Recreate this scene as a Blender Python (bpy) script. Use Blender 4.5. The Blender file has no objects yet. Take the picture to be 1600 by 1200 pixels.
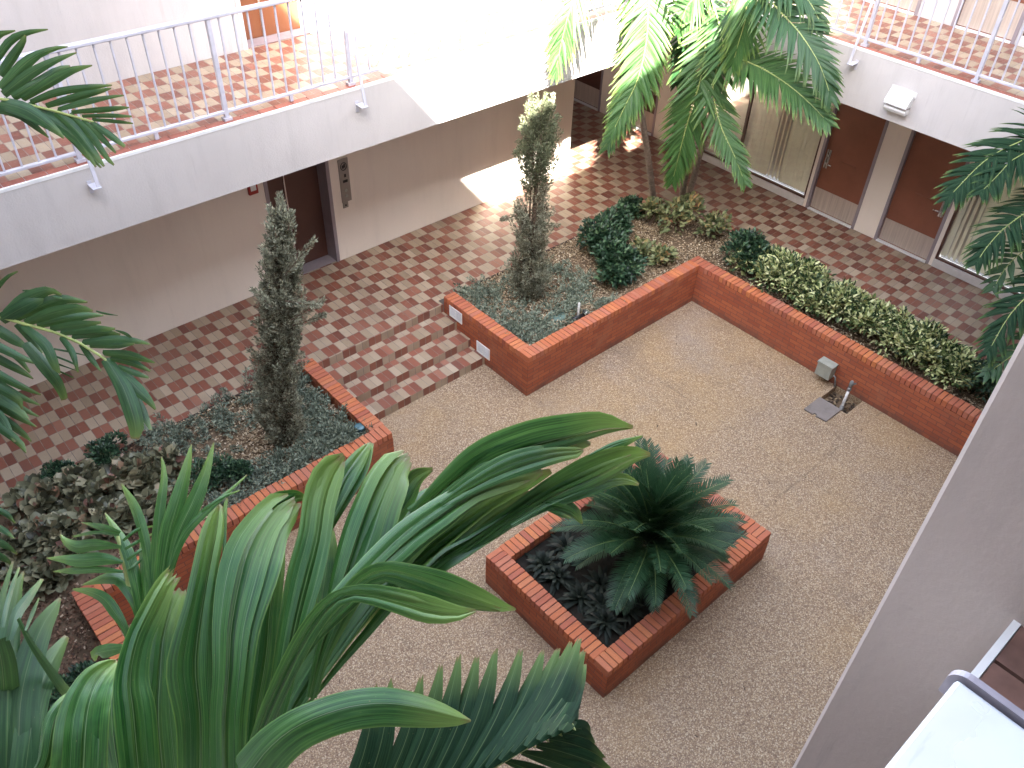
import bpy, math, random
import numpy as np
from mathutils import Matrix, Vector

random.seed(7)
rng = np.random.default_rng(11)
sc = bpy.context.scene
COL = sc.collection

# ------------------------------------------------------------------ camera
CAM = np.array([-6.24002, -6.42926, 8.05594])
YAW, PITCH, ROLL, FPX = 0.823786, -0.718933, 0.03752, 1338.08     # focal length in pixels of a 1600 px wide frame
_fw = np.array([math.cos(YAW) * math.cos(PITCH), math.sin(YAW) * math.cos(PITCH), math.sin(PITCH)])
_rt = np.array([math.sin(YAW), -math.cos(YAW), 0.0])
_up = np.cross(_rt, _fw)
RT = math.cos(ROLL) * _rt + math.sin(ROLL) * _up
UP = -math.sin(ROLL) * _rt + math.cos(ROLL) * _up
FW = _fw
cd = bpy.data.cameras.new('camera')
cd.sensor_width = 36.0
cd.lens = FPX / 1600 * 36
cd.clip_start = 0.02
cd.clip_end = 2000
cam = bpy.data.objects.new('camera', cd)
COL.objects.link(cam)
cam.matrix_world = Matrix(((RT[0], UP[0], -FW[0], CAM[0]), (RT[1], UP[1], -FW[1], CAM[1]),
                           (RT[2], UP[2], -FW[2], CAM[2]), (0, 0, 0, 1)))
sc.camera = cam

# ------------------------------------------------------------------ sky, sun, exposure
SUN_DIR = np.array([1.81, 1.82, -2.13]); SUN_DIR /= np.linalg.norm(SUN_DIR)      # the way the light travels
ELEV = math.asin(-SUN_DIR[2])
AZ = math.atan2(-SUN_DIR[0], -SUN_DIR[1])                                        # clockwise from +y
world = bpy.data.worlds.new('World')
sc.world = world
world.use_nodes = True
wn = world.node_tree
bg = wn.nodes['Background']
sky = wn.nodes.new('ShaderNodeTexSky')
sky.sky_type = 'NISHITA'
sky.sun_disc = False
sky.sun_elevation = ELEV
sky.sun_rotation = AZ
sky.air_density = 1.0
sky.dust_density = 2.0
sky.ozone_density = 0.6
hs = wn.nodes.new('ShaderNodeHueSaturation'); hs.inputs['Saturation'].default_value = 0.55      # hazy, slightly milky sky
wn.links.new(sky.outputs[0], hs.inputs['Color']); wn.links.new(hs.outputs[0], bg.inputs[0])
bg.inputs[1].default_value = 0.15
sd = bpy.data.lights.new('sun', 'SUN')
sd.energy = 5.0
sd.angle = math.radians(0.5)
sd.color = (1.0, 0.95, 0.86)
sun = bpy.data.objects.new('sun', sd)
COL.objects.link(sun)
sun.rotation_euler = Vector(SUN_DIR).to_track_quat('-Z', 'Y').to_euler()
sc.view_settings.view_transform = 'Standard'
sc.view_settings.look = 'None'
sc.view_settings.gamma = 1.0
sc.view_settings.exposure = 3.7
sc.render.engine = 'CYCLES'
sc.cycles.max_bounces = 10
sc.cycles.diffuse_bounces = 6
sc.cycles.transparent_max_bounces = 12

# ------------------------------------------------------------------ small geometry helpers
def at(u, v, d):
    """a point of the place: pixel (u, v) of the 1600x1200 photograph at d metres of depth"""
    return CAM + d * (RT * ((u - 800) / FPX) - UP * ((v - 600) / FPX) + FW)
def hit(u, v, ax, val):
    r = RT * ((u - 800) / FPX) - UP * ((v - 600) / FPX) + FW
    return CAM + r * ((val - CAM[ax]) / r[ax])
def nrm(a):
    a = np.asarray(a, float)
    return a / (np.linalg.norm(a, axis=-1, keepdims=True) + 1e-12)

def tag(o, label=None, cat=None, group=None, kind=None):
    if label: o['label'] = label
    if cat: o['category'] = cat
    if group: o['group'] = group
    if kind: o['kind'] = kind
    return o
def empty(name, loc, label=None, cat=None, group=None):
    o = bpy.data.objects.new(name, None)
    o.empty_display_size = 0.2
    COL.objects.link(o)
    o.location = [float(c) for c in loc]
    return tag(o, label, cat, group)
def link(name, me, parent=None, loc=None):
    o = bpy.data.objects.new(name, me)
    COL.objects.link(o)
    if loc is not None: o.location = [float(c) for c in loc]
    if parent is not None:
        o.parent = parent
    return o

def auto_uv(V, faces):
    out = []
    for f in faces:
        P = V[list(f)]
        n = np.abs(np.cross(P[1] - P[0], P[2] - P[0]))
        k = int(np.argmax(n))
        i, j = ((1, 2), (0, 2), (0, 1))[k]
        out += [(p[i], p[j]) for p in P]
    return out

class MB:
    """collects shapes in world coordinates and links them as one mesh object (moved under its parent's origin)"""
    def __init__(s): s.V = []; s.F = []; s.UV = []; s.MI = []
    def quad(s, pts, uv=None, mi=0):
        b = len(s.V); s.V += [tuple(map(float, p)) for p in pts]
        f = tuple(range(b, b + len(pts))); s.F.append(f); s.MI.append(mi)
        s.UV.append(uv)
    def box(s, a, b, mi=0):
        x0, y0, z0 = [min(p, q) for p, q in zip(a, b)]; x1, y1, z1 = [max(p, q) for p, q in zip(a, b)]
        k = len(s.V)
        s.V += [(x0, y0, z0), (x1, y0, z0), (x1, y1, z0), (x0, y1, z0), (x0, y0, z1), (x1, y0, z1), (x1, y1, z1), (x0, y1, z1)]
        for f in ((0, 3, 2, 1), (4, 5, 6, 7), (0, 1, 5, 4), (1, 2, 6, 5), (2, 3, 7, 6), (3, 0, 4, 7)):
            s.F.append(tuple(k + i for i in f)); s.UV.append(None); s.MI.append(mi)
        return s
    def obox(s, c, ax, ay, az, mi=0):
        """oriented box: centre and three half-axis vectors"""
        c, ax, ay, az = [np.asarray(q, float) for q in (c, ax, ay, az)]
        k = len(s.V)
        for sx, sy, sz in ((-1, -1, -1), (1, -1, -1), (1, 1, -1), (-1, 1, -1), (-1, -1, 1), (1, -1, 1), (1, 1, 1), (-1, 1, 1)):
            s.V.append(tuple(c + sx * ax + sy * ay + sz * az))
        for f in ((0, 3, 2, 1), (4, 5, 6, 7), (0, 1, 5, 4), (1, 2, 6, 5), (2, 3, 7, 6), (3, 0, 4, 7)):
            s.F.append(tuple(k + i for i in f)); s.UV.append(None); s.MI.append(mi)
        return s
    def bar(s, p, q, w, h, up=(0, 0, 1), mi=0):
        p, q = np.asarray(p, float), np.asarray(q, float)
        t = nrm(q - p); a = np.cross(t, np.asarray(up, float))
        if np.linalg.norm(a) < 1e-4: a = np.cross(t, (1.0, 0, 0))
        a = nrm(a); b = np.cross(a, t)
        return s.obox((p + q) / 2, (q - p) / 2, a * w / 2, b * h / 2, mi)
    def tube(s, pts, rad, n=8, mi=0, cap=True):
        pts = np.asarray(pts, float); m = len(pts)
        rad = np.broadcast_to(np.asarray(rad, float), (m,))
        T = nrm(np.gradient(pts, axis=0))
        ref = np.array([0.0, 0, 1]) if abs(T[0][2]) < 0.9 else np.array([1.0, 0, 0])
        a = nrm(np.cross(T[0], ref)); k = len(s.V)
        for i in range(m):
            a = nrm(a - T[i] * np.dot(a, T[i])); b = np.cross(T[i], a)
            for j in range(n):
                th = 2 * math.pi * j / n
                s.V.append(tuple(pts[i] + rad[i] * (math.cos(th) * a + math.sin(th) * b)))
        for i in range(m - 1):
            for j in range(n):
                j2 = (j + 1) % n
                s.F.append((k + i * n + j, k + i * n + j2, k + (i + 1) * n + j2, k + (i + 1) * n + j)); s.MI.append(mi)
                s.UV.append([(j / n, i / (m - 1)), ((j + 1) / n, i / (m - 1)), ((j + 1) / n, (i + 1) / (m - 1)), (j / n, (i + 1) / (m - 1))])
        if cap:
            s.F.append(tuple(k + j for j in range(n))[::-1]); s.UV.append(None); s.MI.append(mi)
            s.F.append(tuple(k + (m - 1) * n + j for j in range(n))); s.UV.append(None); s.MI.append(mi)
        return s
    def mesh(s, name, mats, smooth=False, org=(0, 0, 0), bevel=0):
        me = bpy.data.meshes.new(name)
        V = np.asarray(s.V, float)
        me.from_pydata([tuple(p) for p in (V - np.asarray(org, float))], [], s.F)
        uvl = me.uv_layers.new(name='UVMap')
        flat = []
        for f, uv in zip(s.F, s.UV):
            flat += [tuple(map(float, q)) for q in (uv if uv is not None else auto_uv(V, [f]))]
        uvl.data.foreach_set('uv', np.asarray(flat, np.float32).ravel())
        for m in (mats if isinstance(mats, (list, tuple)) else [mats]): me.materials.append(m)
        me.polygons.foreach_set('material_index', s.MI)
        if smooth: me.polygons.foreach_set('use_smooth', [True] * len(s.F))
        me.update()
        return me
    def build(s, name, mats, parent=None, smooth=False, bevel=0, seg=1):
        org = (0, 0, 0)
        if parent is not None:
            org = np.array(parent.location, float); q = parent.parent
            while q is not None: org = org + np.array(q.location, float); q = q.parent
        o = link(name, s.mesh(name, mats, smooth, org), parent)
        if bevel:
            md = o.modifiers.new('bevel', 'BEVEL'); md.width = bevel; md.segments = seg; md.limit_method = 'ANGLE'
        return o

def np_mesh(name, V, Q, mats, UV=None, smooth=False, MI=None, org=(0, 0, 0)):
    """quads (n,4) with uv (n,4,2)"""
    me = bpy.data.meshes.new(name)
    V = np.asarray(V, np.float32) - np.asarray(org, np.float32); Q = np.asarray(Q, np.int32)
    me.vertices.add(len(V)); me.vertices.foreach_set('co', V.ravel())
    me.loops.add(Q.size); me.loops.foreach_set('vertex_index', Q.ravel())
    me.polygons.add(len(Q)); me.polygons.foreach_set('loop_start', np.arange(0, Q.size, Q.shape[1], dtype=np.int32))
    if UV is not None:
        l = me.uv_layers.new(name='UVMap'); l.data.foreach_set('uv', np.asarray(UV, np.float32).ravel())
    for m in (mats if isinstance(mats, (list, tuple)) else [mats]): me.materials.append(m)
    if MI is not None: me.polygons.foreach_set('material_index', np.asarray(MI, np.int32))
    if smooth: me.polygons.foreach_set('use_smooth', np.ones(len(Q), bool))
    me.update(calc_edges=True)
    me.validate()
    return me

# ------------------------------------------------------------------ materials
class Mat:
    def __init__(s, name):
        s.m = bpy.data.materials.new(name); s.m.use_nodes = True
        s.nt = s.m.node_tree; s.b = s.nt.nodes['Principled BSDF']; s.out = s.nt.nodes['Material Output']
    def n(s, typ, **kw):
        x = s.nt.nodes.new('ShaderNode' + typ)
        for k, v in kw.items(): setattr(x, k, v)
        return x
    def l(s, a, b): s.nt.links.new(a, b)
    def put(s, sock, v):
        if isinstance(v, bpy.types.NodeSocket): s.l(v, sock)
        elif v is not None: sock.default_value = v
    def math(s, op, a, b=None, c=None):
        x = s.n('Math', operation=op); s.put(x.inputs[0], a); s.put(x.inputs[1], b)
        if c is not None: s.put(x.inputs[2], c)
        return x.outputs[0]
    def mix(s, f, a, b, bt='MIX'):
        x = s.n('Mix', data_type='RGBA', blend_type=bt)
        s.put(x.inputs[0], f)
        for i, v in ((6, a), (7, b)):
            s.put(x.inputs[i], v if isinstance(v, bpy.types.NodeSocket) else (*v, 1.0)[:4])
        return x.outputs[2]
    def noise(s, vec, scale, detail=3, rough=0.55, out=0):
        x = s.n('TexNoise'); s.put(x.inputs['Vector'], vec); x.inputs['Scale'].default_value = scale
        x.inputs['Detail'].default_value = detail; x.inputs['Roughness'].default_value = rough
        return x.outputs[out]
    def ramp(s, f, stops, interp='LINEAR'):
        x = s.n('ValToRGB'); s.put(x.inputs[0], f); cr = x.color_ramp; cr.interpolation = interp
        while len(cr.elements) < len(stops): cr.elements.new(0.5)
        for e, (p, c) in zip(cr.elements, stops):
            e.position = p; e.color = (*c, 1.0) if len(c) == 3 else c
        return x.outputs[0]
    def rng(s, v, a, b, c=0.0, d=1.0):
        x = s.n('MapRange'); s.put(x.inputs[0], v)
        for i, q in zip((1, 2, 3, 4), (a, b, c, d)): x.inputs[i].default_value = q
        return x.outputs[0]
    def obj(s): return s.n('TexCoord').outputs['Object']
    def pos(s): return s.n('NewGeometry').outputs['Position']
    def uv(s): return s.n('UVMap').outputs[0]
    def xyz(s, v):
        x = s.n('SeparateXYZ'); s.put(x.inputs[0], v); return x.outputs
    def vec(s, a, b, c=0.0):
        x = s.n('CombineXYZ'); s.put(x.inputs[0], a); s.put(x.inputs[1], b); s.put(x.inputs[2], c); return x.outputs[0]
    def bump(s, h, strength=0.3, dist=0.01):
        x = s.n('Bump'); s.put(x.inputs['Height'], h); x.inputs['Strength'].default_value = strength
        x.inputs['Distance'].default_value = dist; s.l(x.outputs[0], s.b.inputs['Normal'])
    def base(s, v, rough=None, metal=None, spec=None):
        s.put(s.b.inputs['Base Color'], v if isinstance(v, bpy.types.NodeSocket) else (*v, 1.0)[:4])
        if rough is not None: s.put(s.b.inputs['Roughness'], rough)
        if metal is not None: s.put(s.b.inputs['Metallic'], metal)
        if spec is not None: s.put(s.b.inputs['Specular IOR Level'], spec)
        return s

def plain(name, c, rough=0.5, metal=0.0, var=0.12, scale=6.0, spec=0.5):
    M = Mat(name); P = M.pos()
    f = M.noise(P, scale, 5)
    k = M.rng(f, 0.3, 0.7, 1 - var, 1 + var * 0.6)
    x = M.n('VectorMath', operation='SCALE'); x.inputs[0].default_value = c[:3]; M.l(k, x.inputs['Scale'])
    M.base(x.outputs[0], M.rng(M.noise(P, scale * 3, 3), 0.3, 0.7, max(rough - .08, .05), min(rough + .1, 1)), metal, spec)
    return M.m

def stucco(name, c, bump=0.35, stain=0.12):
    M = Mat(name); P = M.pos()
    big = M.rng(M.noise(P, 0.9, 5, 0.6), 0.3, 0.75, 1.0, 1 - stain)
    stre = M.n('Mapping'); M.l(P, stre.inputs[0]); stre.inputs['Scale'].default_value = (2.2, 2.2, 0.25)
    st = M.rng(M.noise(stre.outputs[0], 2.0, 5, 0.7), 0.5, 0.8, 1.0, 1 - stain)
    s2 = M.n('Mapping'); M.l(P, s2.inputs[0]); s2.inputs['Scale'].default_value = (9, 9, .55)
    st2 = M.rng(M.noise(s2.outputs[0], 1.0, 6, .75), .60, .74, 1.0, 1 - stain * 1.1)
    k = M.math('MULTIPLY', M.math('MULTIPLY', big, st), st2)
    x = M.n('VectorMath', operation='SCALE'); x.inputs[0].default_value = c; M.l(k, x.inputs['Scale'])
    M.base(x.outputs[0], 0.85, 0, 0.25)
    h = M.math('ADD', M.noise(P, 55, 4, 0.6), M.math('MULTIPLY', M.noise(P, 12, 4, 0.6), .45))
    M.bump(h, bump, 0.012)
    return M.m

TS = 0.2145          # side of one checker square: two 4x8 quarry tiles
def tile_mat(name):
    M = Mat(name); o = M.xyz(M.uv()); u, v = o[0], o[1]
    fu, fv = M.math('FLOOR', u), M.math('FLOOR', v)
    par = M.math('PINGPONG', M.math('ADD', fu, fv), 1.0)
    u2 = M.math('MULTIPLY', u, 2.0)
    wn_ = M.n('TexWhiteNoise', noise_dimensions='2D'); M.l(M.vec(M.math('FLOOR', u2), fv), wn_.inputs['Vector'])
    r1 = wn_.outputs['Value']; P = M.pos()
    grain = M.noise(P, 130, 4, 0.7); blot = M.noise(P, 1.1, 4, 0.6)
    buff = M.ramp(r1, [(0.0, (.31, .238, .158)), (.4, (.375, .292, .203)), (.85, (.415, .33, .235)), (1.0, (.46, .375, .275))])
    red = M.ramp(r1, [(0.0, (.165, .053, .035)), (.35, (.222, .074, .046)), (.85, (.268, .093, .058)), (1.0, (.31, .132, .088))])
    c = M.mix(par, buff, red)
    c = M.mix(M.rng(grain, 0.25, 0.75, 0.0, 0.30), c, (.15, .10, .08))
    c = M.mix(M.rng(blot, 0.48, 0.76, 0.0, 0.30), c, (.17, .125, .10))
    c = M.mix(M.rng(M.noise(P, 4.5, 6, .75), .60, .72, 0, .30), c, (.13, .095, .08))
    c = M.mix(M.rng(M.noise(P, 7.3, 5, .7), .62, .76, 0, .20), c, (.46, .40, .35))
    def edge(q, size):
        f = M.math('FRACT', q); return M.math('MULTIPLY', M.math('MINIMUM', f, M.math('SUBTRACT', 1.0, f)), size)
    e = M.math('MINIMUM', edge(u2, TS / 2), edge(v, TS))
    j = M.rng(e, 0.0026, 0.0048, 1.0, 0.0)
    gr = M.mix(M.rng(M.noise(P, 9, 3), 0.35, 0.7, 0, 1), (.27, .215, .18), (.13, .10, .088))
    M.base(M.mix(j, c, gr), M.rng(M.noise(P, 40, 3), .3, .7, .32, .52), 0, .45)
    h = M.math('ADD', M.rng(e, 0.0, 0.006, 0.0, 1.0), M.math('MULTIPLY', grain, 0.25))
    M.bump(h, 0.5, 0.004)
    return M.m

def brick_mat(name):
    M = Mat(name); P = M.pos()
    t = M.n('TexBrick', offset=0.5, squash=1.0)
    M.l(M.uv(), t.inputs['Vector'])
    t.inputs['Scale'].default_value = 1.0
    t.inputs['Brick Width'].default_value = 0.212; t.inputs['Row Height'].default_value = 0.0666
    t.inputs['Mortar Size'].default_value = 0.0048; t.inputs['Mortar Smooth'].default_value = 0.25
    t.inputs['Bias'].default_value = -0.1
    t.inputs['Color1'].default_value = (.45, .132, .056, 1); t.inputs['Color2'].default_value = (.31, .080, .038, 1)
    t.inputs['Mortar'].default_value = (.16, .075, .055, 1)
    c = M.mix(M.rng(M.noise(P, 2.2, 5, .65), .45, .75, 0, .45), t.outputs['Color'], (.24, .10, .075))
    c = M.mix(M.rng(M.noise(P, 60, 4, .7), .35, .75, 0, .45), c, (.20, .07, .05))
    c = M.mix(M.rng(M.noise(P, 1.1, 6, .75), .56, .72, 0, .35), c, (.50, .20, .095))
    c = M.mix(M.rng(M.noise(P, 3.1, 7, .78), .62, .72, 0, .18), c, (.50, .36, .29))
    c = M.mix(M.rng(M.noise(P, 6.5, 5, .7), .58, .68, 0, .40), c, (.15, .065, .05))
    z = M.xyz(P)[2]
    dark_mask = M.math('MULTIPLY', M.rng(z, .02, .16, 1, 0), M.rng(M.noise(P, 5, 4), .35, .65, .2, .9))  # bricks unevenly darker towards the bottom
    c = M.mix(dark_mask, c, (.13, .07, .055))
    M.base(c, .8, 0, .25)
    M.bump(M.math('ADD', M.math('MULTIPLY', t.outputs['Fac'], -1.0), M.math('MULTIPLY', M.noise(P, 70, 4, .7), .5)), .6, .006)
    return M.m

def coping_mat():
    M = Mat('coping_brick'); P = M.pos()
    g = M.n('NewGeometry'); r = g.outputs['Random Per Island']
    c = M.ramp(r, [(0, (.35, .10, .058)), (.3, (.44, .135, .068)), (.55, (.50, .15, .058)), (.8, (.42, .15, .092)), (1, (.56, .19, .065))])
    c = M.mix(M.rng(M.noise(P, 45, 4, .7), .35, .75, 0, .4), c, (.26, .10, .075))
    c = M.mix(M.rng(M.noise(P, 1.6, 4, .6), .5, .75, 0, .35), c, (.22, .115, .10))
    M.base(c, .75, 0, .3)
    M.bump(M.noise(P, 80, 4, .7), .4, .004)
    return M.m

def aggregate_mat():
    M = Mat('exposed_aggregate'); P = M.pos()
    def vor(scale, out='Color'):
        x = M.n('TexVoronoi'); M.l(P, x.inputs['Vector']); x.inputs['Scale'].default_value = scale; return x
    v1, v2 = vor(76), vor(128)
    s1 = M.xyz(v1.outputs['Color'])[0]; s2 = M.xyz(v2.outputs['Color'])[1]
    c1 = M.ramp(s1, [(0, (.105, .062, .042)), (.2, (.22, .135, .085)), (.5, (.36, .262, .165)), (.8, (.49, .385, .255)), (1, (.66, .57, .43))])
    c2 = M.ramp(s2, [(0, (.15, .09, .06)), (.5, (.36, .268, .17)), (.85, (.50, .41, .285)), (1, (.70, .63, .50))])
    c = M.mix(.4, c1, c2)
    dm = M.rng(v1.outputs['Distance'], .35, .75, 0, .6)
    c = M.mix(dm, c, (.15, .10, .075))
    gold = M.math('MULTIPLY', M.rng(M.noise(P, .33, 5, .6), .47, .66, 0, 1), .42)
    c = M.mix(gold, c, (.40, .26, .105), 'MIX')
    gray = M.math('MULTIPLY', M.rng(M.noise(P, .5, 6, .65), .54, .72, 0, 1), .40)
    c = M.mix(gray, c, (.30, .26, .235))
    dirt = M.math('MULTIPLY', M.rng(M.noise(P, 2.4, 6, .75), .58, .72, 0, 1), .30)
    c = M.mix(dirt, c, (.13, .095, .075))
    q = M.xyz(P)
    wob = M.math('MULTIPLY', M.math('SUBTRACT', M.noise(P, 3.0, 4, .7), .5), .06)
    def line(k, at_, wd): return M.rng(M.math('ABSOLUTE', M.math('SUBTRACT', M.math('ADD', q[k], wob), at_)), 0, wd, 1, 0)
    jl = M.math('MAXIMUM', line(1, -3.42, .022), M.math('MAXIMUM', line(0, 1.72, .016), line(0, -3.6, .02)))
    jl = M.math('MULTIPLY', jl, M.rng(M.noise(P, 6, 5, .7), .38, .62, 0, .55))
    c = M.mix(jl, c, (.10, .075, .055))
    dark_mask = M.math('MULTIPLY', M.rng(M.noise(P, .8, 7, .7), .57, .63, 0, 1), .22)
    c = M.mix(dark_mask, c, (.17, .13, .10))
    c = M.mix(1.0, c, (.94, .905, .865), 'MULTIPLY')
    M.base(c, .75, 0, .35)
    M.bump(M.math('SUBTRACT', 1.0, v1.outputs['Distance']), .55, .006)
    return M.m

def leaf_mat(name, dark, mid, light, tip=None, rib=None, rough=.42, transl=.22, stripes=34, var=.5, edge=None, ribw=.016, spec=.32):
    M = Mat(name); o = M.xyz(M.uv()); u, v = o[0], o[1]
    r = M.n('NewGeometry').outputs['Random Per Island']
    sv = M.vec(M.math('MULTIPLY', u, float(stripes)), M.math('MULTIPLY', v, 1.6), M.math('MULTIPLY', r, 60.0))
    st = M.noise(sv, 1.0, 4, .6)
    c = M.ramp(st, [(.33, dark), (.5, mid), (.68, light)])
    blot = M.noise(M.vec(M.math('MULTIPLY', u, 3.0), M.math('MULTIPLY', v, 5.0), M.math('MULTIPLY', r, 90.0)), 1.0, 3, .5)
    c = M.mix(M.rng(blot, .5, .75, 0, .45), c, light)
    c = M.mix(M.rng(r, 0, 1, 0, var), c, dark)
    if edge: c = M.mix(M.rng(M.math('ABSOLUTE', M.math('SUBTRACT', u, .5)), .465, .498, 0, .5), c, edge)
    if rib: c = M.mix(M.rng(M.math('ABSOLUTE', M.math('SUBTRACT', u, .5)), ribw * .5, ribw, .6, 0), c, rib)
    sp_ = M.noise(M.vec(M.math('MULTIPLY', u, 9.0), M.math('MULTIPLY', v, 42.0), M.math('MULTIPLY', r, 130.0)), 1.0, 3, .6)
    c = M.mix(M.rng(sp_, .70, .76, 0, .55), c, (.20, .19, .07))
    if tip: c = M.mix(M.rng(v, .70, 1.0, 0, .75), c, tip)
    brn = M.math('ADD', v, M.math('MULTIPLY', M.math('SUBTRACT', sp_, .5), .10))
    c = M.mix(M.rng(brn, .965, 1.0, 0, .8), c, (.17, .11, .05))
    M.base(c, M.rng(st, .3, .7, rough - .07, rough + .1), 0, spec)
    M.bump(st, .25, .002)
    tr = M.n('BsdfTranslucent'); M.l(M.mix(.35, c, (.20, .30, .06), 'MIX'), tr.inputs['Color'])
    ms = M.n('MixShader'); ms.inputs[0].default_value = transl
    M.l(M.b.outputs[0], ms.inputs[1]); M.l(tr.outputs[0], ms.inputs[2]); M.l(ms.outputs[0], M.out.inputs[0])
    return M.m

def cloud_mat(name, stops, rough=.5, transl=.15, spec=.4):
    """small leaves: one colour per leaf"""
    M = Mat(name); r = M.n('NewGeometry').outputs['Random Per Island']
    c = M.ramp(r, stops)
    M.base(c, rough, 0, spec)
    tr = M.n('BsdfTranslucent'); M.l(c, tr.inputs['Color'])
    ms = M.n('MixShader'); ms.inputs[0].default_value = transl
    M.l(M.b.outputs[0], ms.inputs[1]); M.l(tr.outputs[0], ms.inputs[2]); M.l(ms.outputs[0], M.out.inputs[0])
    return M.m

def glass_mat():
    M = Mat('window_glass')
    gl = M.n('BsdfGlossy'); gl.inputs['Roughness'].default_value = .03; gl.inputs['Color'].default_value = (.9, .95, .95, 1)
    tr = M.n('BsdfTransparent'); tr.inputs['Color'].default_value = (.95, .97, .96, 1)
    fr = M.n('Fresnel'); fr.inputs[0].default_value = 1.55
    ms = M.n('MixShader'); M.l(M.math('MULTIPLY', fr.outputs[0], .95), ms.inputs[0]); M.l(tr.outputs[0], ms.inputs[1]); M.l(gl.outputs[0], ms.inputs[2])
    M.l(ms.outputs[0], M.out.inputs[0])
    return M.m

def brushed(name, c, rough=.34, axis=2):
    M = Mat(name); P = M.pos()
    mp = M.n('Mapping'); M.l(P, mp.inputs[0]); s = [40.0, 40.0, 40.0]; s[axis] = 1.5; mp.inputs['Scale'].default_value = s
    f = M.noise(mp.outputs[0], 1.0, 4, .6)
    k = M.rng(f, .3, .7, .8, 1.1)
    x = M.n('VectorMath', operation='SCALE'); x.inputs[0].default_value = c; M.l(k, x.inputs['Scale'])
    M.base(x.outputs[0], M.rng(f, .3, .7, rough - .08, rough + .14), .85)
    return M.m

m_tile = tile_mat('quarry_tile')
m_brick = brick_mat('red_brick')
m_cope = coping_mat()
m_agg = aggregate_mat()
m_stucco = stucco('cream_stucco', (.565, .53, .515), .30, .13)
m_wall = stucco('smooth_cream_wall', (.85, .755, .66), .12, .07)
m_pillar = stucco('taupe_pillar_paint', (.50, .425, .39), .15, .18)
m_soffit = stucco('soffit_paint', (.76, .69, .62), .2, .1)
m_rail = plain('grey_railing_paint', (.50, .49, .55), .38, 0, .12, 8)
m_trim = plain('white_edge_paint', (.78, .77, .76), .55, 0, .15, 5)
m_white = plain('white_enamel', (.80, .80, .80), .4, 0, .05, 9)
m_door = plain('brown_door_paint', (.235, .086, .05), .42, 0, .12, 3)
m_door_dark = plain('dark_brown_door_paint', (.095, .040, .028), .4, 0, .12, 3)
m_door_bounce = plain('orange_brown_sun_bounce', (.24, .085, .035), .4, 0, .1, 3)  # sun bounce on the upper elevator doors put into their brown
m_frame = plain('mauve_steel_frame', (.30, .255, .275), .42, .1, .1, 6)
m_sill = plain('painted_sill', (.60, .56, .54), .6, 0, .12, 6)
m_kick = brushed('brushed_kick_plate', (.56, .47, .40), .5, 2)
m_kick.node_tree.nodes['Principled BSDF'].inputs['Metallic'].default_value = .35
m_steel = brushed('stainless_steel', (.62, .60, .58), .25, 2)
m_thresh = plain('aluminium_threshold', (.80, .80, .81), .4, .2, .05, 2)
m_dark = plain('dark_void', (.02, .018, .016), .7, 0, .1, 5)
m_blind = plain('cream_blind_fabric', (.90, .84, .66), .75, 0, .10, 3)
m_glass = glass_mat()
m_soil = plain('bark_mulch_soil', (.15, .105, .068), .95, 0, .4, 14, .2)
m_ground = plain('grey_ground', (.16, .14, .12), .9, 0, .3, .4)
m_conc = stucco('grey_concrete', (.26, .225, .205), .3, .35)
m_box = plain('grey_green_box_paint', (.32, .335, .285), .45, 0, .12, 12)
m_pvc = plain('weathered_pvc', (.62, .60, .57), .45, 0, .25, 30)
m_pipegrey = plain('grey_pipe_fitting', (.20, .20, .19), .5, .2, .25, 30)
m_red = plain('red_alarm_paint', (.34, .025, .02), .4, 0, .1, 10)
m_sign = plain('dark_brown_sign', (.022, .014, .010), .35, 0, .1, 10)
m_signtext = plain('pale_sign_lettering', (.42, .40, .34), .5, 0, .1, 10)
m_lidgreen = plain('green_valve_lid', (.11, .17, .145), .6, 0, .2, 12)
m_black = plain('black_plastic', (.02, .02, .022), .45, 0, .2, 20)
m_capmetal = None
# ================================================================== the setting
Z1, Z2, Z3, ZR = 0.528, 4.04, 6.79, 12.28        # ground-floor walk, first gallery, camera's gallery, tall roofs
WN, FN = 3.834, 2.014                            # north wall and gallery edge (y)
WE, FE = 6.80, 4.95                              # east wall and gallery edge (x)
WW, FWST = -9.03, -7.20                          # west wall and gallery edge (x)
WS, FS = -8.20, -6.395                            # south wall and gallery edge (y)
PE, PW = 3.62, -5.85                             # courtyard faces of the east and west planters (x)
SX0, SX1 = -2.242, 0.0                           # the steps

mb = MB(); mb.quad([(-300, -300, -.4), (300, -300, -.4), (300, 300, -.4), (-300, 300, -.4)])
tag(mb.build('ground', m_ground), kind='structure')

# courtyard floor, with a hole for the pipe pit
hx0, hx1, hy0, hy1 = 3.20, 3.615, -3.13, -2.70
mb = MB()
def q2(x0, y0, x1, y1, z): mb.quad([(x0, y0, z), (x1, y0, z), (x1, y1, z), (x0, y1, z)])
q2(-9.0, -8.2, hx0, 2.0, 0); q2(hx1, -8.2, 6.0, 2.0, 0); q2(hx0, -8.2, hx1, hy0, 0); q2(hx0, hy1, hx1, 2.0, 0)
for a, b in (((hx0, hy0), (hx1, hy0)), ((hx1, hy0), (hx1, hy1)), ((hx1, hy1), (hx0, hy1)), ((hx0, hy1), (hx0, hy0))):
    mb.quad([(*a, 0), (*b, 0), (*b, -.11), (*a, -.11)])
mb.quad([(hx0, hy0, -.11), (hx1, hy0, -.11), (hx1, hy1, -.11), (hx0, hy1, -.11)], mi=1)
tag(mb.build('courtyard', [m_agg, m_soil]), kind='structure')

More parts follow.
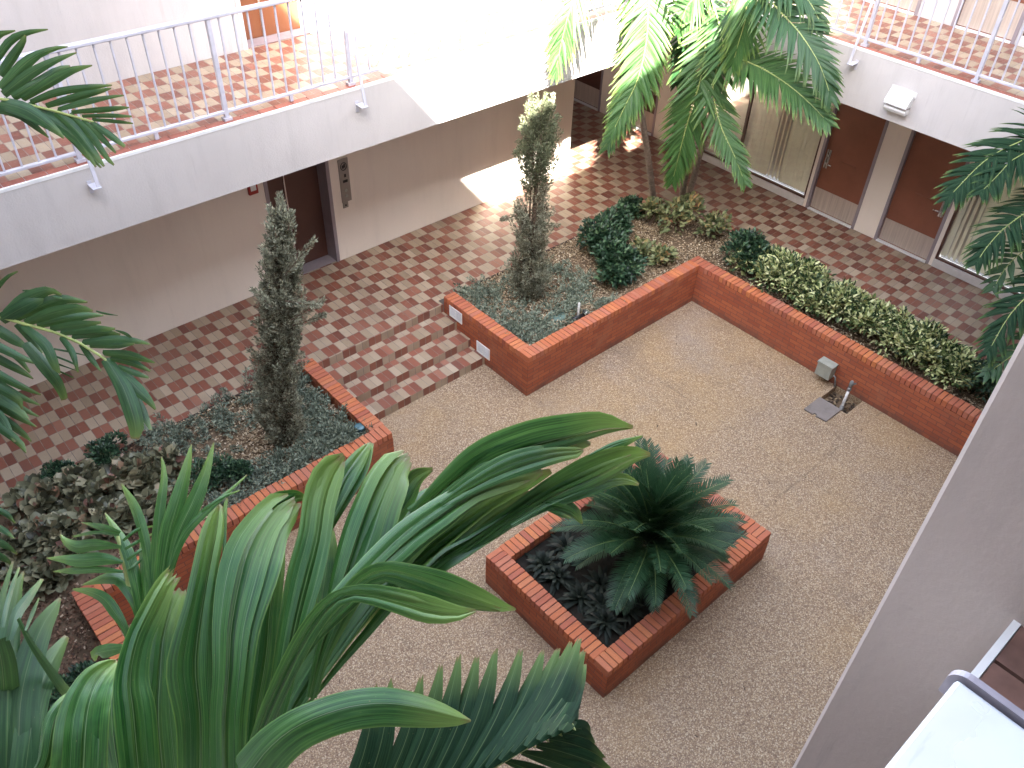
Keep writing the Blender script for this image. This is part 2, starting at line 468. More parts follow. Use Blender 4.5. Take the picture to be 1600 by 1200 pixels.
# tiled walk round the court (one solid base, tiled on top)
def uvN(x, y): return ((x + .363) / TS + .5, (WN - y) / TS)
def uvE(x, y): return ((-.25 - y) / TS + 1.5, (WE - x) / TS)
mb = MB()
def tq(x0, y0, x1, y1, z, uvf):
    P = [(x0, y0), (x1, y0), (x1, y1), (x0, y1)]
    mb.quad([(*p, z) for p in P], [uvf(*p) for p in P])
YE = 1.88
tq(-9.03, 2.0, SX0, WN, Z1, uvN); tq(SX0, YE, SX1, WN, Z1, uvN); tq(SX1, 2.0, WE, WN, Z1, uvN)
tq(4.5, WN, WE, 9.0, Z1, uvE); tq(5.03, -8.2, WE, 2.0, Z1, uvE)
tq(-1.58, WN, -.54, WN + .34, Z1, uvN)
tq(-9.03, -8.2, -7.26, 2.0, Z1, lambda x, y: uvE(x, y))
for a, b in (((-9.03, 2.0), (SX0, 2.0)), ((SX1, 2.0), (5.03, 2.0)), ((5.03, 2.0), (5.03, -8.2)), ((-7.26, -8.2), (-7.26, 2.0))):
    mb.quad([(*a, Z1 - .35), (*b, Z1 - .35), (*b, Z1), (*a, Z1)], mi=1)
tag(mb.build('walkway', [m_tile, m_conc]), kind='structure')

# ------------------------------------------------------------------ the steps
st = empty('staircase', (-1.12, 1.4, 0), 'four tiled steps of red and buff checks between the two brick planters', 'steps')
ys = [.918, 1.239, 1.56, YE]; h = Z1 / 4
mb = MB(); v = (WN - YE) / TS; v = math.floor(v)
ucol = lambda x: (x + .363) / TS + .5
for k in range(3, -1, -1):
    zt, zb = h * (k + 1), h * k
    mb.quad([(SX0, ys[k], zb), (SX1, ys[k], zb), (SX1, ys[k], zt), (SX0, ys[k], zt)],
            [(ucol(SX0), v + .95), (ucol(SX1), v + .95), (ucol(SX1), v + .02), (ucol(SX0), v + .02)])
    v += 1
    if k > 0:
        zt = h * k; yb, yf = ys[k], ys[k - 1]; ym = yf + TS
        mb.quad([(SX0, ym, zt), (SX1, ym, zt), (SX1, yb, zt), (SX0, yb, zt)],
                [(ucol(SX0), v + .52), (ucol(SX1), v + .52), (ucol(SX1), v + .02), (ucol(SX0), v + .02)])
        v += 1
        mb.quad([(SX0, yf, zt), (SX1, yf, zt), (SX1, ym, zt), (SX0, ym, zt)],
                [(ucol(SX0), v + .98), (ucol(SX1), v + .98), (ucol(SX1), v + .0), (ucol(SX0), v + .0)])
        v += 1
mb.build('treads_and_risers', m_tile, st)

# ------------------------------------------------------------------ brick planters
HP, TW, CH = .692, .19, .095
PITCH = .0735
def wall_run(w, a, b, inner, z1):
    """brick body of one straight run from a to b (2-D), thickness towards inner"""
    ax, ay = a; bx_, by = b
    w.box((min(ax, bx_, ax + inner[0], bx_ + inner[0]), min(ay, by, ay + inner[1], by + inner[1]), -.05),
          (max(ax, bx_, ax + inner[0], bx_ + inner[0]), max(ay, by, ay + inner[1], by + inner[1]), z1))
def cope_run(c, a, b, inner, z0, z1, over=.004):
    a, b, inner = np.array(a, float), np.array(b, float), np.array(inner, float)
    L = np.linalg.norm(b - a); t = (b - a) / L; n = nrm(inner); wd = np.linalg.norm(inner)
    k = max(1, round(L / PITCH)); p = L / k
    for i in range(k):
        j = rng.normal(0, .0018, 3)
        c0 = a + t * (i + .5) * p + n * (wd / 2 + j[0]); g = p * .5 - .0042
        c.obox((c0[0], c0[1], (z0 + z1) / 2 + j[1]), (*(t * g), 0), (*(n * (wd / 2 + over)), 0), (0, 0, (z1 - z0) / 2))
    # mortar core just below the faces of the bricks
    m0 = a + t * .012 + n * .012; m1 = b - t * .012 + n * (wd - .012)
    return (min(m0[0], m1[0]), min(m0[1], m1[1]), z0), (max(m0[0], m1[0]), max(m0[1], m1[1]), z1 - .010)
def planter(name, label, loc, runs, top, loops=None):
    t = empty(name, loc, label, 'brick planter')
    w, c, m = MB(), MB(), MB()
    for (a, b, inner, ca, cb) in runs:
        wall_run(w, a, b, inner, top - CH)
        lo, hi = cope_run(c, ca, cb, inner, top - CH + .001, top)
        m.box(lo, hi)
    w.build('brick_wall', m_brick, t)
    o = c.build('coping', m_cope, t, bevel=.005)
    m.build('mortar_bed', plain('dark_mortar', (.10, .055, .045), .9, 0, .2, 30), t)
    return t
T = TW
planter('planter_wall', 'long brick planter wall round the right and back of the court, step lights in its end', (0, 0, 0), [
    ((0, T), (0, 1.86), (T, 0), (0, T), (0, 1.86)),
    ((0, 0), (PE, 0), (0, T), (0, 0), (PE, 0)),
    ((PE, T), (PE, -6.2), (T, 0), (PE, T), (PE, -6.2))], HP)
planter('planter_wall', 'low brick planter wall left of the steps, bordering the bed with the leaning juniper', (SX0, 0, 0), [
    ((SX0, T), (SX0, 1.86), (-T, 0), (SX0, T), (SX0, 1.86)),
    ((SX0, 0), (PW, 0), (0, T), (SX0, 0), (PW, 0)),
    ((PW, T), (PW, -6.2), (-T, 0), (PW, T), (PW, -6.2))], HP)
CX0, CX1, CY0, CY1, HC = -2.459, .215, -3.876, -2.030, .484
planter('planter_box', 'rectangular brick planter box standing free in the middle of the court', ((CX0 + CX1) / 2, (CY0 + CY1) / 2, 0), [
    ((CX0, CY0), (CX1 - T, CY0), (0, T), (CX0, CY0), (CX1 - T, CY0)),
    ((CX1, CY0), (CX1, CY1 - T), (-T, 0), (CX1, CY0), (CX1, CY1 - T)),
    ((CX1, CY1), (CX0 + T, CY1), (0, -T), (CX1, CY1), (CX0 + T, CY1)),
    ((CX0, CY1), (CX0, CY0 + T), (T, 0), (CX0, CY1), (CX0, CY0 + T))], HC)

# planting beds: soil sheets with low mounds
def soil(name, x0, y0, x1, y1, z, step=.12, amp=.05):
    nx, ny = max(2, int((x1 - x0) / step)), max(2, int((y1 - y0) / step))
    X, Y = np.meshgrid(np.linspace(x0, x1, nx), np.linspace(y0, y1, ny))
    Z = z + amp * (.5 * np.sin(X * 3.1 + Y) + .5 * np.sin(Y * 4.3 - X * 2)) * np.minimum(1, 4 * np.minimum(np.minimum(X - x0, x1 - X), np.minimum(Y - y0, y1 - Y)))
    V = np.stack([X, Y, Z], -1).reshape(-1, 3)
    i = np.arange(ny - 1)[:, None] * nx + np.arange(nx - 1)[None]; i = i.ravel()
    return tag(link(name, np_mesh(name, V, np.stack([i, i + 1, i + nx + 1, i + nx], -1), m_soil, smooth=True)), kind='structure')
ZS = .50
soil('soil', T, T, 5.02, 1.99, ZS); soil('soil', PE + T, -6.2, 5.02, T, ZS)
soil('soil', -7.25, T, SX0 - T, 1.99, ZS); soil('soil', -7.25, -6.2, PW - T, T, ZS)
o = soil('soil', CX0 + T, CY0 + T, CX1 - T, CY1 - T, HC - .13)
o.data.materials[0] = plain('black_soil', (.020, .017, .013), .9, 0, .4, 14, .2)  # near-black colour for the middle planter's soil
for (x0_, x1_, la_) in ((T, 5.02, 'thin dark steel edging between the tiles and the chip bed right of the steps'), (-7.25, SX0 - T, 'thin dark steel edging between the tiles and the left bed')):
    tag(MB().box((x0_, 1.972, .40), (x1_, 1.996, Z1 + .012)).build('bed_edging', plain('rusty_edging', (.05, .032, .026), .7, 0, .3, 20)), la_, 'bed edging')

# ================================================================== buildings
def slab(parent, x0, y0, x1, y1, z, th, tiles=True, uvf=None, name='gallery_slab', mat=None):
    b = MB().box((x0, y0, z - th), (x1, y1, z - .004))
    return b.build(name, [m_stucco if mat is None else mat], parent)

# ---- north wing (elevator wall on the left of the photograph)
nb = empty('building', (-2, WN, 0), 'cream two-storey wing on the left with elevator doors on both floors and sunlit right end', 'building')
EX0, EX1 = -1.585, -.54
w = MB()
w.box((-9.03, WN, -.3), (EX0, WN + .5, 3.28)); w.box((EX1, WN, -.3), (4.5, WN + .5, 3.28)); w.box((EX0, WN, 2.72), (EX1, WN + .5, 3.28))
w.box((4.3, WN + .5, -.3), (4.5, 9.0, 3.28)); w.box((4.5, 8.8, -.3), (7.0, 9.0, 3.28))
w.build('ground_floor_wall', m_wall, nb)
U0, U1 = -1.52, -.50
w = MB()
w.box((-9.03, WN, Z2 - .005), (U0, WN + .6, 7.5)); w.box((U1, WN, Z2 - .005), (7.3, WN + .6, 7.5)); w.box((U0, WN, Z2 + 2.3), (U1, WN + .6, 7.5))
w.build('upper_floor_wall', m_stucco, nb)
sl = MB(); sl.box((-7.2, FN, 3.271), (FE, 4.4, Z2 - .004)); sl.box((FE, FN, 3.271), (7.3, 9.0, Z2 - .004))
sl = sl.build('gallery_slab', m_stucco, nb)
mb = MB()
def t2(x0, y0, x1, y1, z, f):
    P = [(x0, y0), (x1, y0), (x1, y1), (x0, y1)]; mb.quad([(*p, z) for p in P], [f(*p) for p in P])
uv2N = lambda x, y: ((x + 1.54) / TS + .5, (WN - y) / TS + .0)
t2(-9.03, FN + .125, 5.05, WN, Z2 + .002, uv2N); t2(U0, WN, U1, WN + .36, Z2 + .002, uv2N)
mb.build('floor_tiles', m_tile, sl)
mb = MB()
k = 0; x = -7.2
while x < FE:
    mb.obox((x + .1, FN + .071, Z2 - .004 + rng.normal(0, .0006)), (.0985, 0, 0), (0, .051, 0), (0, 0, .008)); x += .205
mb.build('edge_tiles', plain('red_edge_tile', (.27, .085, .058), .5, 0, .25, 14), sl)
MB().box((-7.2, FN - .004, Z2 - .03), (FE - .004, FN + .019, Z2 + .004)).build('edge_trim', m_trim, sl)

def elevator(parent, x0, x1, z, zt, dep, mat, sm):
    d = MB(); y = WN + dep; xm = x0 + .42 * (x1 - x0)
    o = empty('elevator_door', (0, 0, 0)); o.parent = parent; o.location = ((x0 + x1) / 2 - parent.location[0], y - parent.location[1], z - parent.location[2])
    MB().box((x0 + .03, y - .03, z + .012), (xm - .006, y + .02, zt)).build('door_panel', mat, o)
    MB().box((xm + .006, y - .045, z + .012), (x1 - .03, y + .02, zt)).build('door_panel', mat, o)
    MB().box((xm - .012, y - .052, z + .012), (xm + .006, y - .02, zt)).build('door_seam', m_steel, o)
    f = MB(); f.box((x0, WN - .012, z + .004), (x0 + .055, y + .03, zt)); f.box((x1 - .055, WN - .012, z + .004), (x1, y + .03, zt)); f.box((x0 + .055, WN - .012, zt), (x1 - .055, y + .03, zt + .07))
    f.build('door_frame', sm, o)
    MB().box((x0 + .056, WN + .02, z + .004), (x1 - .056, y + .015, z + .011)).build('door_sill', m_frame, o)
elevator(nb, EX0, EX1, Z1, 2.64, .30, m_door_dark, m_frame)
elevator(nb, U0, U1, Z2, Z2 + 2.2, .30, m_door_bounce, m_trim)
MB().box((-9.3, WN - 1.1, 7.5), (7.5, 9.2, 7.75)).build('roof', m_trim, nb)  # unseen eave overhang added to dim the upper floor

# ---- east wing (brown doors)
eb = empty('building', (WE, -1, 0), 'cream two-storey wing on the right with pairs of brown doors and blind-covered windows', 'building')
def e_door(parent, y0, y1, z, hinge, mat, sm=m_frame, kick=.42):
    """door in x = WE between y0 and y1 (frame outside), lever at the hinge-free side"""
    o = empty('door', (0, 0, 0)); o.parent = parent
    o.location = (WE - parent.location[0], (y0 + y1) / 2 - parent.location[1], z - parent.location[2])
    f = MB(); fw = .05; H = 2.2
    f.box((WE - .012, y0, z + .003), (WE + .16, y0 + fw, z + H)); f.box((WE - .012, y1 - fw, z + .003), (WE + .16, y1, z + H)); f.box((WE - .012, y0 + fw, z + H - fw), (WE + .16, y1 - fw, z + H))
    f.build('door_frame', sm, o)
    X = WE + .045
    MB().box((X, y0 + fw + .004, z + .02), (X + .045, y1 - fw - .004, z + H - fw - .004)).build('door_leaf', mat, o)
    MB().box((X - .006, y0 + fw + .012, z + .035), (X - .0005, y1 - fw - .012, z + kick)).build('kick_plate', m_kick, o)
    MB().box((WE - .03, y0 + fw, z + .003), (X + .03, y1 - fw, z + .019)).build('threshold', m_thresh, o)
    yl = (y1 - fw - .075) if hinge < 0 else (y0 + fw + .075); sgn = 1 if hinge < 0 else -1
    p = MB(); p.box((X - .012, yl - .035, z + .80), (X - .0005, yl + .035, z + 1.13)); p.build('lock_plate', m_steel, o)
    MB().tube([(X - .01, yl, z + .90), (X - .055, yl, z + .90), (X - .06, yl - sgn * .12, z + .895)], [.016, .013, .011], 8).build('lever_handle', m_steel, o, True)
    MB().tube([(X - .012, yl, z + 1.03), (X - .03, yl, z + 1.03)], .022, 12).build('lock_cylinder', m_steel, o, True)
    ym = (y0 + y1) / 2 - .02
    s = MB(); s.box((X - .008, ym - .15, z + .96), (X - .0005, ym + .15, z + 1.015)); s.box((X - .014, ym - .14, z + .985), (X - .0081, ym + .14, z + 1.006))
    s.build('mail_slot', mat, o)
    return o
def e_window(parent, y0, y1, z, mull, slats=True, sm=m_sill):
    o = empty('window', (0, 0, 0)); o.parent = parent
    o.location = (WE - parent.location[0], (y0 + y1) / 2 - parent.location[1], z - parent.location[2])
    zb, zt = z + .165, z + 2.25
    f = MB(); f.box((WE + .012, y0, zb - .03), (WE + .06, y1, zb)); f.box((WE + .012, y0, zb), (WE + .06, y0 + .035, zt)); f.box((WE + .012, y1 - .035, zb), (WE + .06, y1, zt)); f.box((WE + .012, y0 + .035, zt - .035), (WE + .06, y1 - .035, zt))
    for m in mull: f.box((WE + .012, m - .025, zb), (WE + .06, m + .025, zt - .035))
    f.build('window_frame', m_door_dark, o)
    MB().box((WE - .02, y0, z + .005), (WE + .12, y1, zb - .03)).build('sill', sm, o)
    g = MB(); g.quad([(WE + .035, y0 + .035, zb), (WE + .035, y1 - .035, zb), (WE + .035, y1 - .035, zt - .035), (WE + .035, y0 + .035, zt - .035)]); g.build('glass', m_glass, o)
    b = MB(); y = y0 + .04; i = 0
    while y < y1 - .04:
        tw = .75 if 7 <= i % 26 <= 9 else .10 + rng.normal(0, .035)
        b.obox((WE + .105, y + .045, (zb + zt) / 2), (math.sin(tw) * .046, math.cos(tw) * .046, 0), (math.cos(tw) * .0008, -math.sin(tw) * .0008, 0), (0, 0, (zt - zb) / 2 - .02))
        y += .088; i += 1
    b.build('vertical_blinds', m_blind, o)
    MB().box((WE + .20, y0, zb), (WE + .22, y1, zt)).build('room_backing', m_soffit, o)
D1, D2 = (-.83, .14), (-2.21, -1.22)
Wa, Wb = (.20, 3.30), (-5.6, -2.27)
Da, Db = (3.75, 4.80), (5.25, 6.30)
w = MB(); ops = sorted([D1, D2, Wa, Wb, Da, Db]); y = -8.2
for (a, b) in ops:
    w.box((WE, y, -.3), (WE + .25, a, 3.28)); w.box((WE, a, Z1 + 2.2 if (a, b) in (D1, D2, Da, Db) else Z1 + 2.25), (WE + .25, b, 3.28)); y = b
w.box((WE, y, -.3), (WE + .25, 9.0, 3.28))
for (a, b) in (Wa, Wb): w.box((WE + .002, a, -.3), (WE + .25, b, Z1 + .07))
for (a, b) in (D1, D2, Da, Db): w.box((WE, a, -.3), (WE + .25, b, Z1 + .001))
w.build('ground_floor_wall', m_wall, eb)
e_door(eb, *D1, Z1, -1, m_door); e_door(eb, *D2, Z1, 1, m_door)
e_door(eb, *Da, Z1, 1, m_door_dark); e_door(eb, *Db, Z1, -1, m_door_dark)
e_window(eb, *Wa, Z1, [1.72], True); e_window(eb, *Wb, Z1, [-4.0])
UD1, UD2, UWa, UWb = (-.72, .20), (-2.15, -1.24), (.26, 3.3), (-5.6, -2.21)
w = MB(); ops = sorted([UD1, UD2, UWa, UWb]); y = -8.2
for (a, b) in ops:
    w.box((WE, y, Z2 - .005), (WE + .25, a, 7.5)); w.box((WE, a, Z2 + 2.2 if b < .3 and a > -2.2 else Z2 + 2.25), (WE + .25, b, 7.5)); y = b
w.box((WE, y, Z2 - .005), (WE + .25, WN, 7.5))
for (a, b) in (UWa, UWb): w.box((WE + .002, a, Z2), (WE + .25, b, Z2 + .07))
w.build('upper_floor_wall', m_stucco, eb)
e_door(eb, *UD1, Z2, -1, m_door, m_frame, .50); e_door(eb, *UD2, Z2, 1, m_door, m_frame, .50)
e_window(eb, *UWa, Z2, [1.72]); e_window(eb, *UWb, Z2, [-4.0])
sl = slab(eb, FE, -8.2, 7.3, FN - .002, Z2, .77)
mb = MB(); uv2E = lambda x, y: ((-1.233 - y) / TS + 1.5, (WE - x) / TS)
t2(FE + .125, -8.2, WE, FN + .125, Z2 + .002, uv2E); mb.build('floor_tiles', m_tile, sl)
mb = MB(); y = -8.1
while y < FN - .1:
    mb.obox((FE + .071, y + .1, Z2 - .004 + rng.normal(0, .0006)), (.051, 0, 0), (0, .0985, 0), (0, 0, .008)); y += .205
mb.build('edge_tiles', bpy.data.materials['red_edge_tile'], sl)
MB().box((FE - .004, -8.2, Z2 - .03), (FE + .019, FN - .006, Z2 + .004)).build('edge_trim', m_trim, sl)
MB().box((WE - 1.1, -8.2, 7.5), (9.0, WN - 1.11, 7.75)).build('roof', m_trim, eb)  # overhang out of view, added to cut skylight on the upper gallery

# ---- west and south wings: taller, they throw the shade that lies over the court
def far_wing(label, loc, wall, slabs, roof):
    b = empty('building', loc, label, 'building')
    MB().box(*wall).build('wall', m_stucco, b)
    for (a, c) in slabs: MB().box(a, c).build('gallery_slab', m_stucco, b)
    MB().box(*roof).build('roof', m_trim, b)
    return b
far_wing('tall cream wing closing the left end of the court, out of view behind the palm', (WW, -2, 0), ((WW - 3, -8.2, -.3), (WW, 9, 12.1)),
         [((WW, -8.2, z - .77), (FWST, FN if z < 5 else WN, z)) for z in (Z2, Z3, 9.54)], ((WW - 3.2, -12, 12.0), (-7.50, 9, ZR)))
sb = far_wing('tall cream wing on the near side, its tiled gallery edge just showing at lower right', (-1, WS, 0), ((-12, WS - 3, -.3), (10, WS, 12.1)),
              [((FWST, WS, Z2 - .77), (FE, FS, Z2)), ((FWST, WS, Z3 - .30), (FE, FS, Z3 - .012)), ((FWST, WS, 9.54 - .77), (FE, FS - .3, 9.54))], ((-12, WS - 3.2, 12.0), (10, FS, ZR)))
mb = MB(); x = -7.15
while x < -5.06:
    for r_ in range(8):
        mb.obox((x + .1, FS - .052 - .108 * r_ - .012, Z3 - .004 + rng.normal(0, .0006)), (.0985, 0, 0), (0, .052, 0), (0, 0, .008)); 
    x += .205
mb.build('floor_tiles', plain('worn_brown_tile', (.16, .085, .066), .45, 0, .35, 18), sb)
MB().box((-7.2, FS - .010, Z3 - .05), (-5.0, FS + .003, Z3 + .006)).build('edge_trim', m_trim, sb)

pl = empty('pillar', (-4.8, -6.6, 0), 'broad plain taupe pillar rising close by at the right edge of the picture', 'pillar')
MB().box((-5.0, -7.3, -.05), (-4.55, -6.192, 12.0)).build('shaft', m_pillar, pl, bevel=.008)

# ================================================================== railings
def dup(o, parent, loc):
    c = o.copy(); COL.objects.link(c); c.parent = parent; c.location = loc; return c
def railing(name, label, axis, line, a, b, posts, braces, z, out, sp=.157):
    """axis 0: runs along x at y=line; axis 1: along y at x=line; out = outward unit sign across"""
    P = lambda t, o, zz: (t, line + o, zz) if axis == 0 else (line + o, t, zz)
    root = empty(name, P(a, 0, z), label, 'railing', 'railings along the upper galleries')
    R0 = np.array(root.location)
    bx = lambda t0, o0, z0, t1, o1, z1: MB().box(P(t0, o0, z0), P(t1, o1, z1))
    bx(a, -.022, z + .075, b, .022, z + .105).build('bottom_rail', m_rail, root, bevel=.004)
    bx(a, -.035, z + 1.045, b, .035, z + 1.085).build('top_rail', m_rail, root, bevel=.008)
    p0 = bx(posts[0] - .024, -.024, z + .03, posts[0] + .024, .024, z + 1.045).build('post', m_rail, root, bevel=.004)
    f0 = bx(posts[0] - .045, -.04, z - .002, posts[0] + .045, .04, z + .03).build('post_foot', m_rail, p0)
    for t in posts[1:]:
        d = np.array(P(t, 0, 0)) - np.array(P(posts[0], 0, 0))
        q = dup(p0, root, d); dup(f0, q, (0, 0, 0))
    t = a + .08; bal = None; bt = 0; i = 0
    while t < b - .02:
        if min(abs(t - p) for p in posts) > .05:
            if bal is None:
                bal = bx(t - .009, -.009, z + .105, t + .009, .009, z + 1.045).build('baluster', m_rail, root); bt = t
            else: dup(bal, root, np.array(P(t, 0, 0)) - np.array(P(bt, 0, 0)))
        t += sp
    for p in [ (posts[j] + posts[j + 1]) / 2 for j in range(len(posts) - 1)]:
        bx(p - .02, -.016, z + .004, p + .02, .016, z + .075).build('rail_foot', m_rail, root)
    for t in braces:
        br = MB(); lo = P(t + .03, out * .235, z - .20); hi = P(t + .03, out * .022, z + .93)
        br.bar(hi, lo, .034, .012, up=P(0, 1, 0) if axis == 0 else (1, 0, 0))
        o = br.build('brace', m_rail, root)
        k = MB(); e = abs(FN - line) if axis == 0 else abs(FE - line)
        k.box(P(t - .035, out * (e + .001), z - .29), P(t + .005, out * (e + .012), z - .16))
        k.box(P(t - .035, out * (e + .012), z - .20), P(t + .05, out * .26, z - .19))
        k.build('bracket', m_rail, o)
    return root
railing('railing', 'grey baluster railing along the left gallery above the elevator wall', 0, FN + .11, -7.15, 4.9,
        [-7.15 + .0, -5.77, -4.20, -2.635, -1.065, .505, 2.075, 3.645, 4.87], [-4.20, -1.065, 2.075], Z2 + .004, -1)
railing('railing', 'grey baluster railing along the right gallery above the brown doors', 1, FE + .11, -8.1, FN + .1,
        [-8.08, -6.75, -5.55, -4.01, -2.463, -.92, .63, 2.05], [-4.01, -.92], Z2 + .004, -1, .155)

# rail right beside the camera, white metal cap with a rounded end plate
cr = empty('railing', (-6.5, -6.47, Z3), 'close-up white metal rail cap with a rounded grey end plate at lower right', 'railing', None)
M = Mat('white_metal_cap'); P_ = M.pos()
sc_ = M.n('Mapping'); M.l(P_, sc_.inputs[0]); sc_.inputs['Scale'].default_value = (8, 60, 8)
scr = M.rng(M.noise(sc_.outputs[0], 1.6, 5, .75), .60, .72, 0, .35)
M.base(M.mix(scr, M.mix(M.rng(M.noise(P_, 14, 3), .4, .7, 0, .5), (.78, .80, .83), (.66, .72, .82)), (.42, .44, .52)), M.rng(M.noise(P_, 30, 3), .3, .7, .22, .42), .35, .6)
m_capmetal = M.m
ZC = CAM[2] - .28
MB().box((-7.1, CAM[1] - .135, ZC - .045), (-6.005, CAM[1] + .0105, ZC)).build('rail_cap', m_capmetal, cr, bevel=.0015, seg=2)
e = MB(); ey1 = CAM[1] + .0135; R_c = .007
prof = [(CAM[1] - .15, ZC + .0015), (CAM[1] - .15, ZC - .014), (ey1, ZC - .014)] + [(ey1 - R_c + R_c * math.cos(t_), ZC + .0015 - R_c + R_c * math.sin(t_)) for t_ in np.linspace(0, math.pi / 2, 8)]
e.quad([(-6.0035, *q_) for q_ in prof][::-1]); e.quad([(-6.0005, *q_) for q_ in prof])
for i in range(len(prof)): j = (i + 1) % len(prof); e.quad([(-6.0035, *prof[i]), (-6.0035, *prof[j]), (-6.0005, *prof[j]), (-6.0005, *prof[i])])
e.build('end_plate', plain('weathered_grey_paint', (.30, .27, .31), .5, .1, .3, 40), cr, bevel=.0006, seg=2)
MB().box((-7.1, CAM[1] - .09, Z3 + .08), (-5.02, CAM[1] - .05, Z3 + .11)).build('bottom_rail', m_rail, cr)
bal = MB().box((-5.9, CAM[1] - .079, Z3 + .11), (-5.882, CAM[1] - .061, ZC - .06)).build('baluster', m_rail, cr)
for i in (1, 2, 3, 4): dup(bal, cr, (i * .155, 0, 0))
MB().box((-5.985, CAM[1] - .09, ZC - .10), (-5.02, CAM[1] - .05, ZC - .06)).build('handrail', m_rail, cr)

# a few dry leaflets and seeds lying about the court
mb = MB()
for i in range(90):
    x_, y_ = rng.uniform(-5.5, 3.5), rng.uniform(-5.8, -.1)
    if CX0 - .1 < x_ < CX1 + .1 and CY0 - .1 < y_ < CY1 + .1: continue
    a_ = rng.uniform(0, 3.14); l_ = rng.uniform(.008, .03); w_ = rng.uniform(.003, .007)
    mb.obox((x_, y_, .008), (l_ * math.cos(a_), l_ * math.sin(a_), .002), (-w_ * math.sin(a_), w_ * math.cos(a_), .001), (0, 0, .0015))
tag(mb.build('fallen_leaves', plain('dry_leaf', (.10, .065, .04), .8, 0, .5, 9)), 'small dry brown leaf scraps scattered over the pebbled court', 'leaf litter', None, 'stuff')
# ================================================================== fixtures
# vent hood on the right gallery's face
v = empty('vent_hood', (FE, -1.685, 3.56), 'white faceted vent hood on the face of the right gallery', 'vent')
y0, y1 = -1.845, -1.525
mb = MB()
prof = [(0, .145), (.05, .145), (.15, .01), (.15, -.02), (0, -.02)]
A = [(FE - o, y0, 3.56 + zz) for o, zz in prof]; B = [(FE - o, y1, 3.56 + zz) for o, zz in prof]
mb.quad(A); mb.quad(B[::-1])
for i in range(len(prof)): j = (i + 1) % len(prof); mb.quad([A[j], A[i], B[i], B[j]])
mb.build('hood', m_white, v)
MB().box((FE - .10, y0 + .02, 3.56 - .055), (FE, y1 - .02, 3.56 - .021)).build('slot', plain('grey_slot', (.42, .36, .36), .5, 0, .1, 10), v)
mb = MB(); prof = [(0, -.056), (.125, -.056), (.125, -.085), (.10, -.125), (0, -.125)]
A = [(FE - o, y0 + .01, 3.56 + zz) for o, zz in prof]; B = [(FE - o, y1 - .01, 3.56 + zz) for o, zz in prof]
mb.quad(A); mb.quad(B[::-1])
for i in range(len(prof)): j = (i + 1) % len(prof); mb.quad([A[j], A[i], B[i], B[j]])
mb.build('lower_lip', m_white, v)
MB().box((FE - .012, y0 - .015, 3.56 + .10), (FE, y1 + .015, 3.56 + .17)).build('back_flange', m_white, v)

# elevator call panel
c = empty('call_panel', (-.30, WN, 1.50), 'tall stainless elevator call panel beside the dark elevator door', 'call panel')
MB().box((-.385, WN - .014, 1.50), (-.215, WN - .0005, 2.20)).build('face_plate', plain('dull_panel_metal', (.30, .26, .23), .5, .2, .08, 4), c, bevel=.003)
MB().box((-.375, WN - .012, 1.405), (-.285, WN - .0005, 1.497)).build('key_plate', bpy.data.materials['dull_panel_metal'], c)
k = MB(); k.tube([(-.33, WN - .012, 1.45), (-.33, WN - .02, 1.45)], .013, 12); k.build('key_switch', m_dark, c)
for zz in (1.60, 1.69): MB().tube([(-.30, WN - .0142, zz), (-.30, WN - .022, zz)], .024, 16).build('call_button', m_box, c)
MB().box((-.335, WN - .018, 1.82), (-.255, WN - .0142, 1.862)).build('indicator', m_dark, c)
MB().box((-.305, WN - .018, 1.905), (-.275, WN - .0142, 1.955)).build('key_slot', m_dark, c)
r = MB(); th = np.linspace(0, 2 * math.pi, 25); r.tube(np.stack([-.30 + .05 * np.cos(th), np.full(25, WN - .016), 2.08 + .06 * np.sin(th)], -1), .006, 6, cap=False)
r.box((-.325, WN - .018, 2.05), (-.30, WN - .0142, 2.10)); r.box((-.297, WN - .018, 2.06), (-.275, WN - .0142, 2.12))
r.build('pictogram', m_dark, c)
MB().box((-.37, WN - .006, 2.225), (-.24, WN - .0005, 2.275)).build('floor_plate', m_blind, c)

a = empty('fire_alarm', (-1.76, WN, 2.21), 'small red alarm box high on the wall left of the elevator', 'alarm')
MB().box((-1.83, WN - .045, 2.13), (-1.69, WN - .0005, 2.30)).build('body', m_red, a, bevel=.006)
MB().box((-1.80, WN - .052, 2.19), (-1.72, WN - .0455, 2.27)).build('lens', m_white, a)

# door number plaques beside the windows
def plaque(y, z, label):
    s = empty('sign', (WE, y, z), label, 'sign', 'dark plaques by the doors')
    MB().box((WE + .001, y - .12, z - .045), (WE + .0118, y + .12, z + .045)).build('plate', m_sign, s)
    t = MB()
    for r_ in range(3):
        yy = y + .085
        while yy > y - .07 + .03 * (r_ % 2):
            l_ = rng.uniform(.012, .03); t.box((WE - .0015, yy - l_, z + .018 - r_ * .02), (WE + .0008, yy, z + .0255 - r_ * .02)); yy -= l_ + .009
    t.build('lettering', m_signtext, s)
plaque(.44, 2.075, 'dark brown plaque on the window left of the first brown door')
plaque(-2.41, 2.0, 'dark brown plaque on the window right of the second brown door')

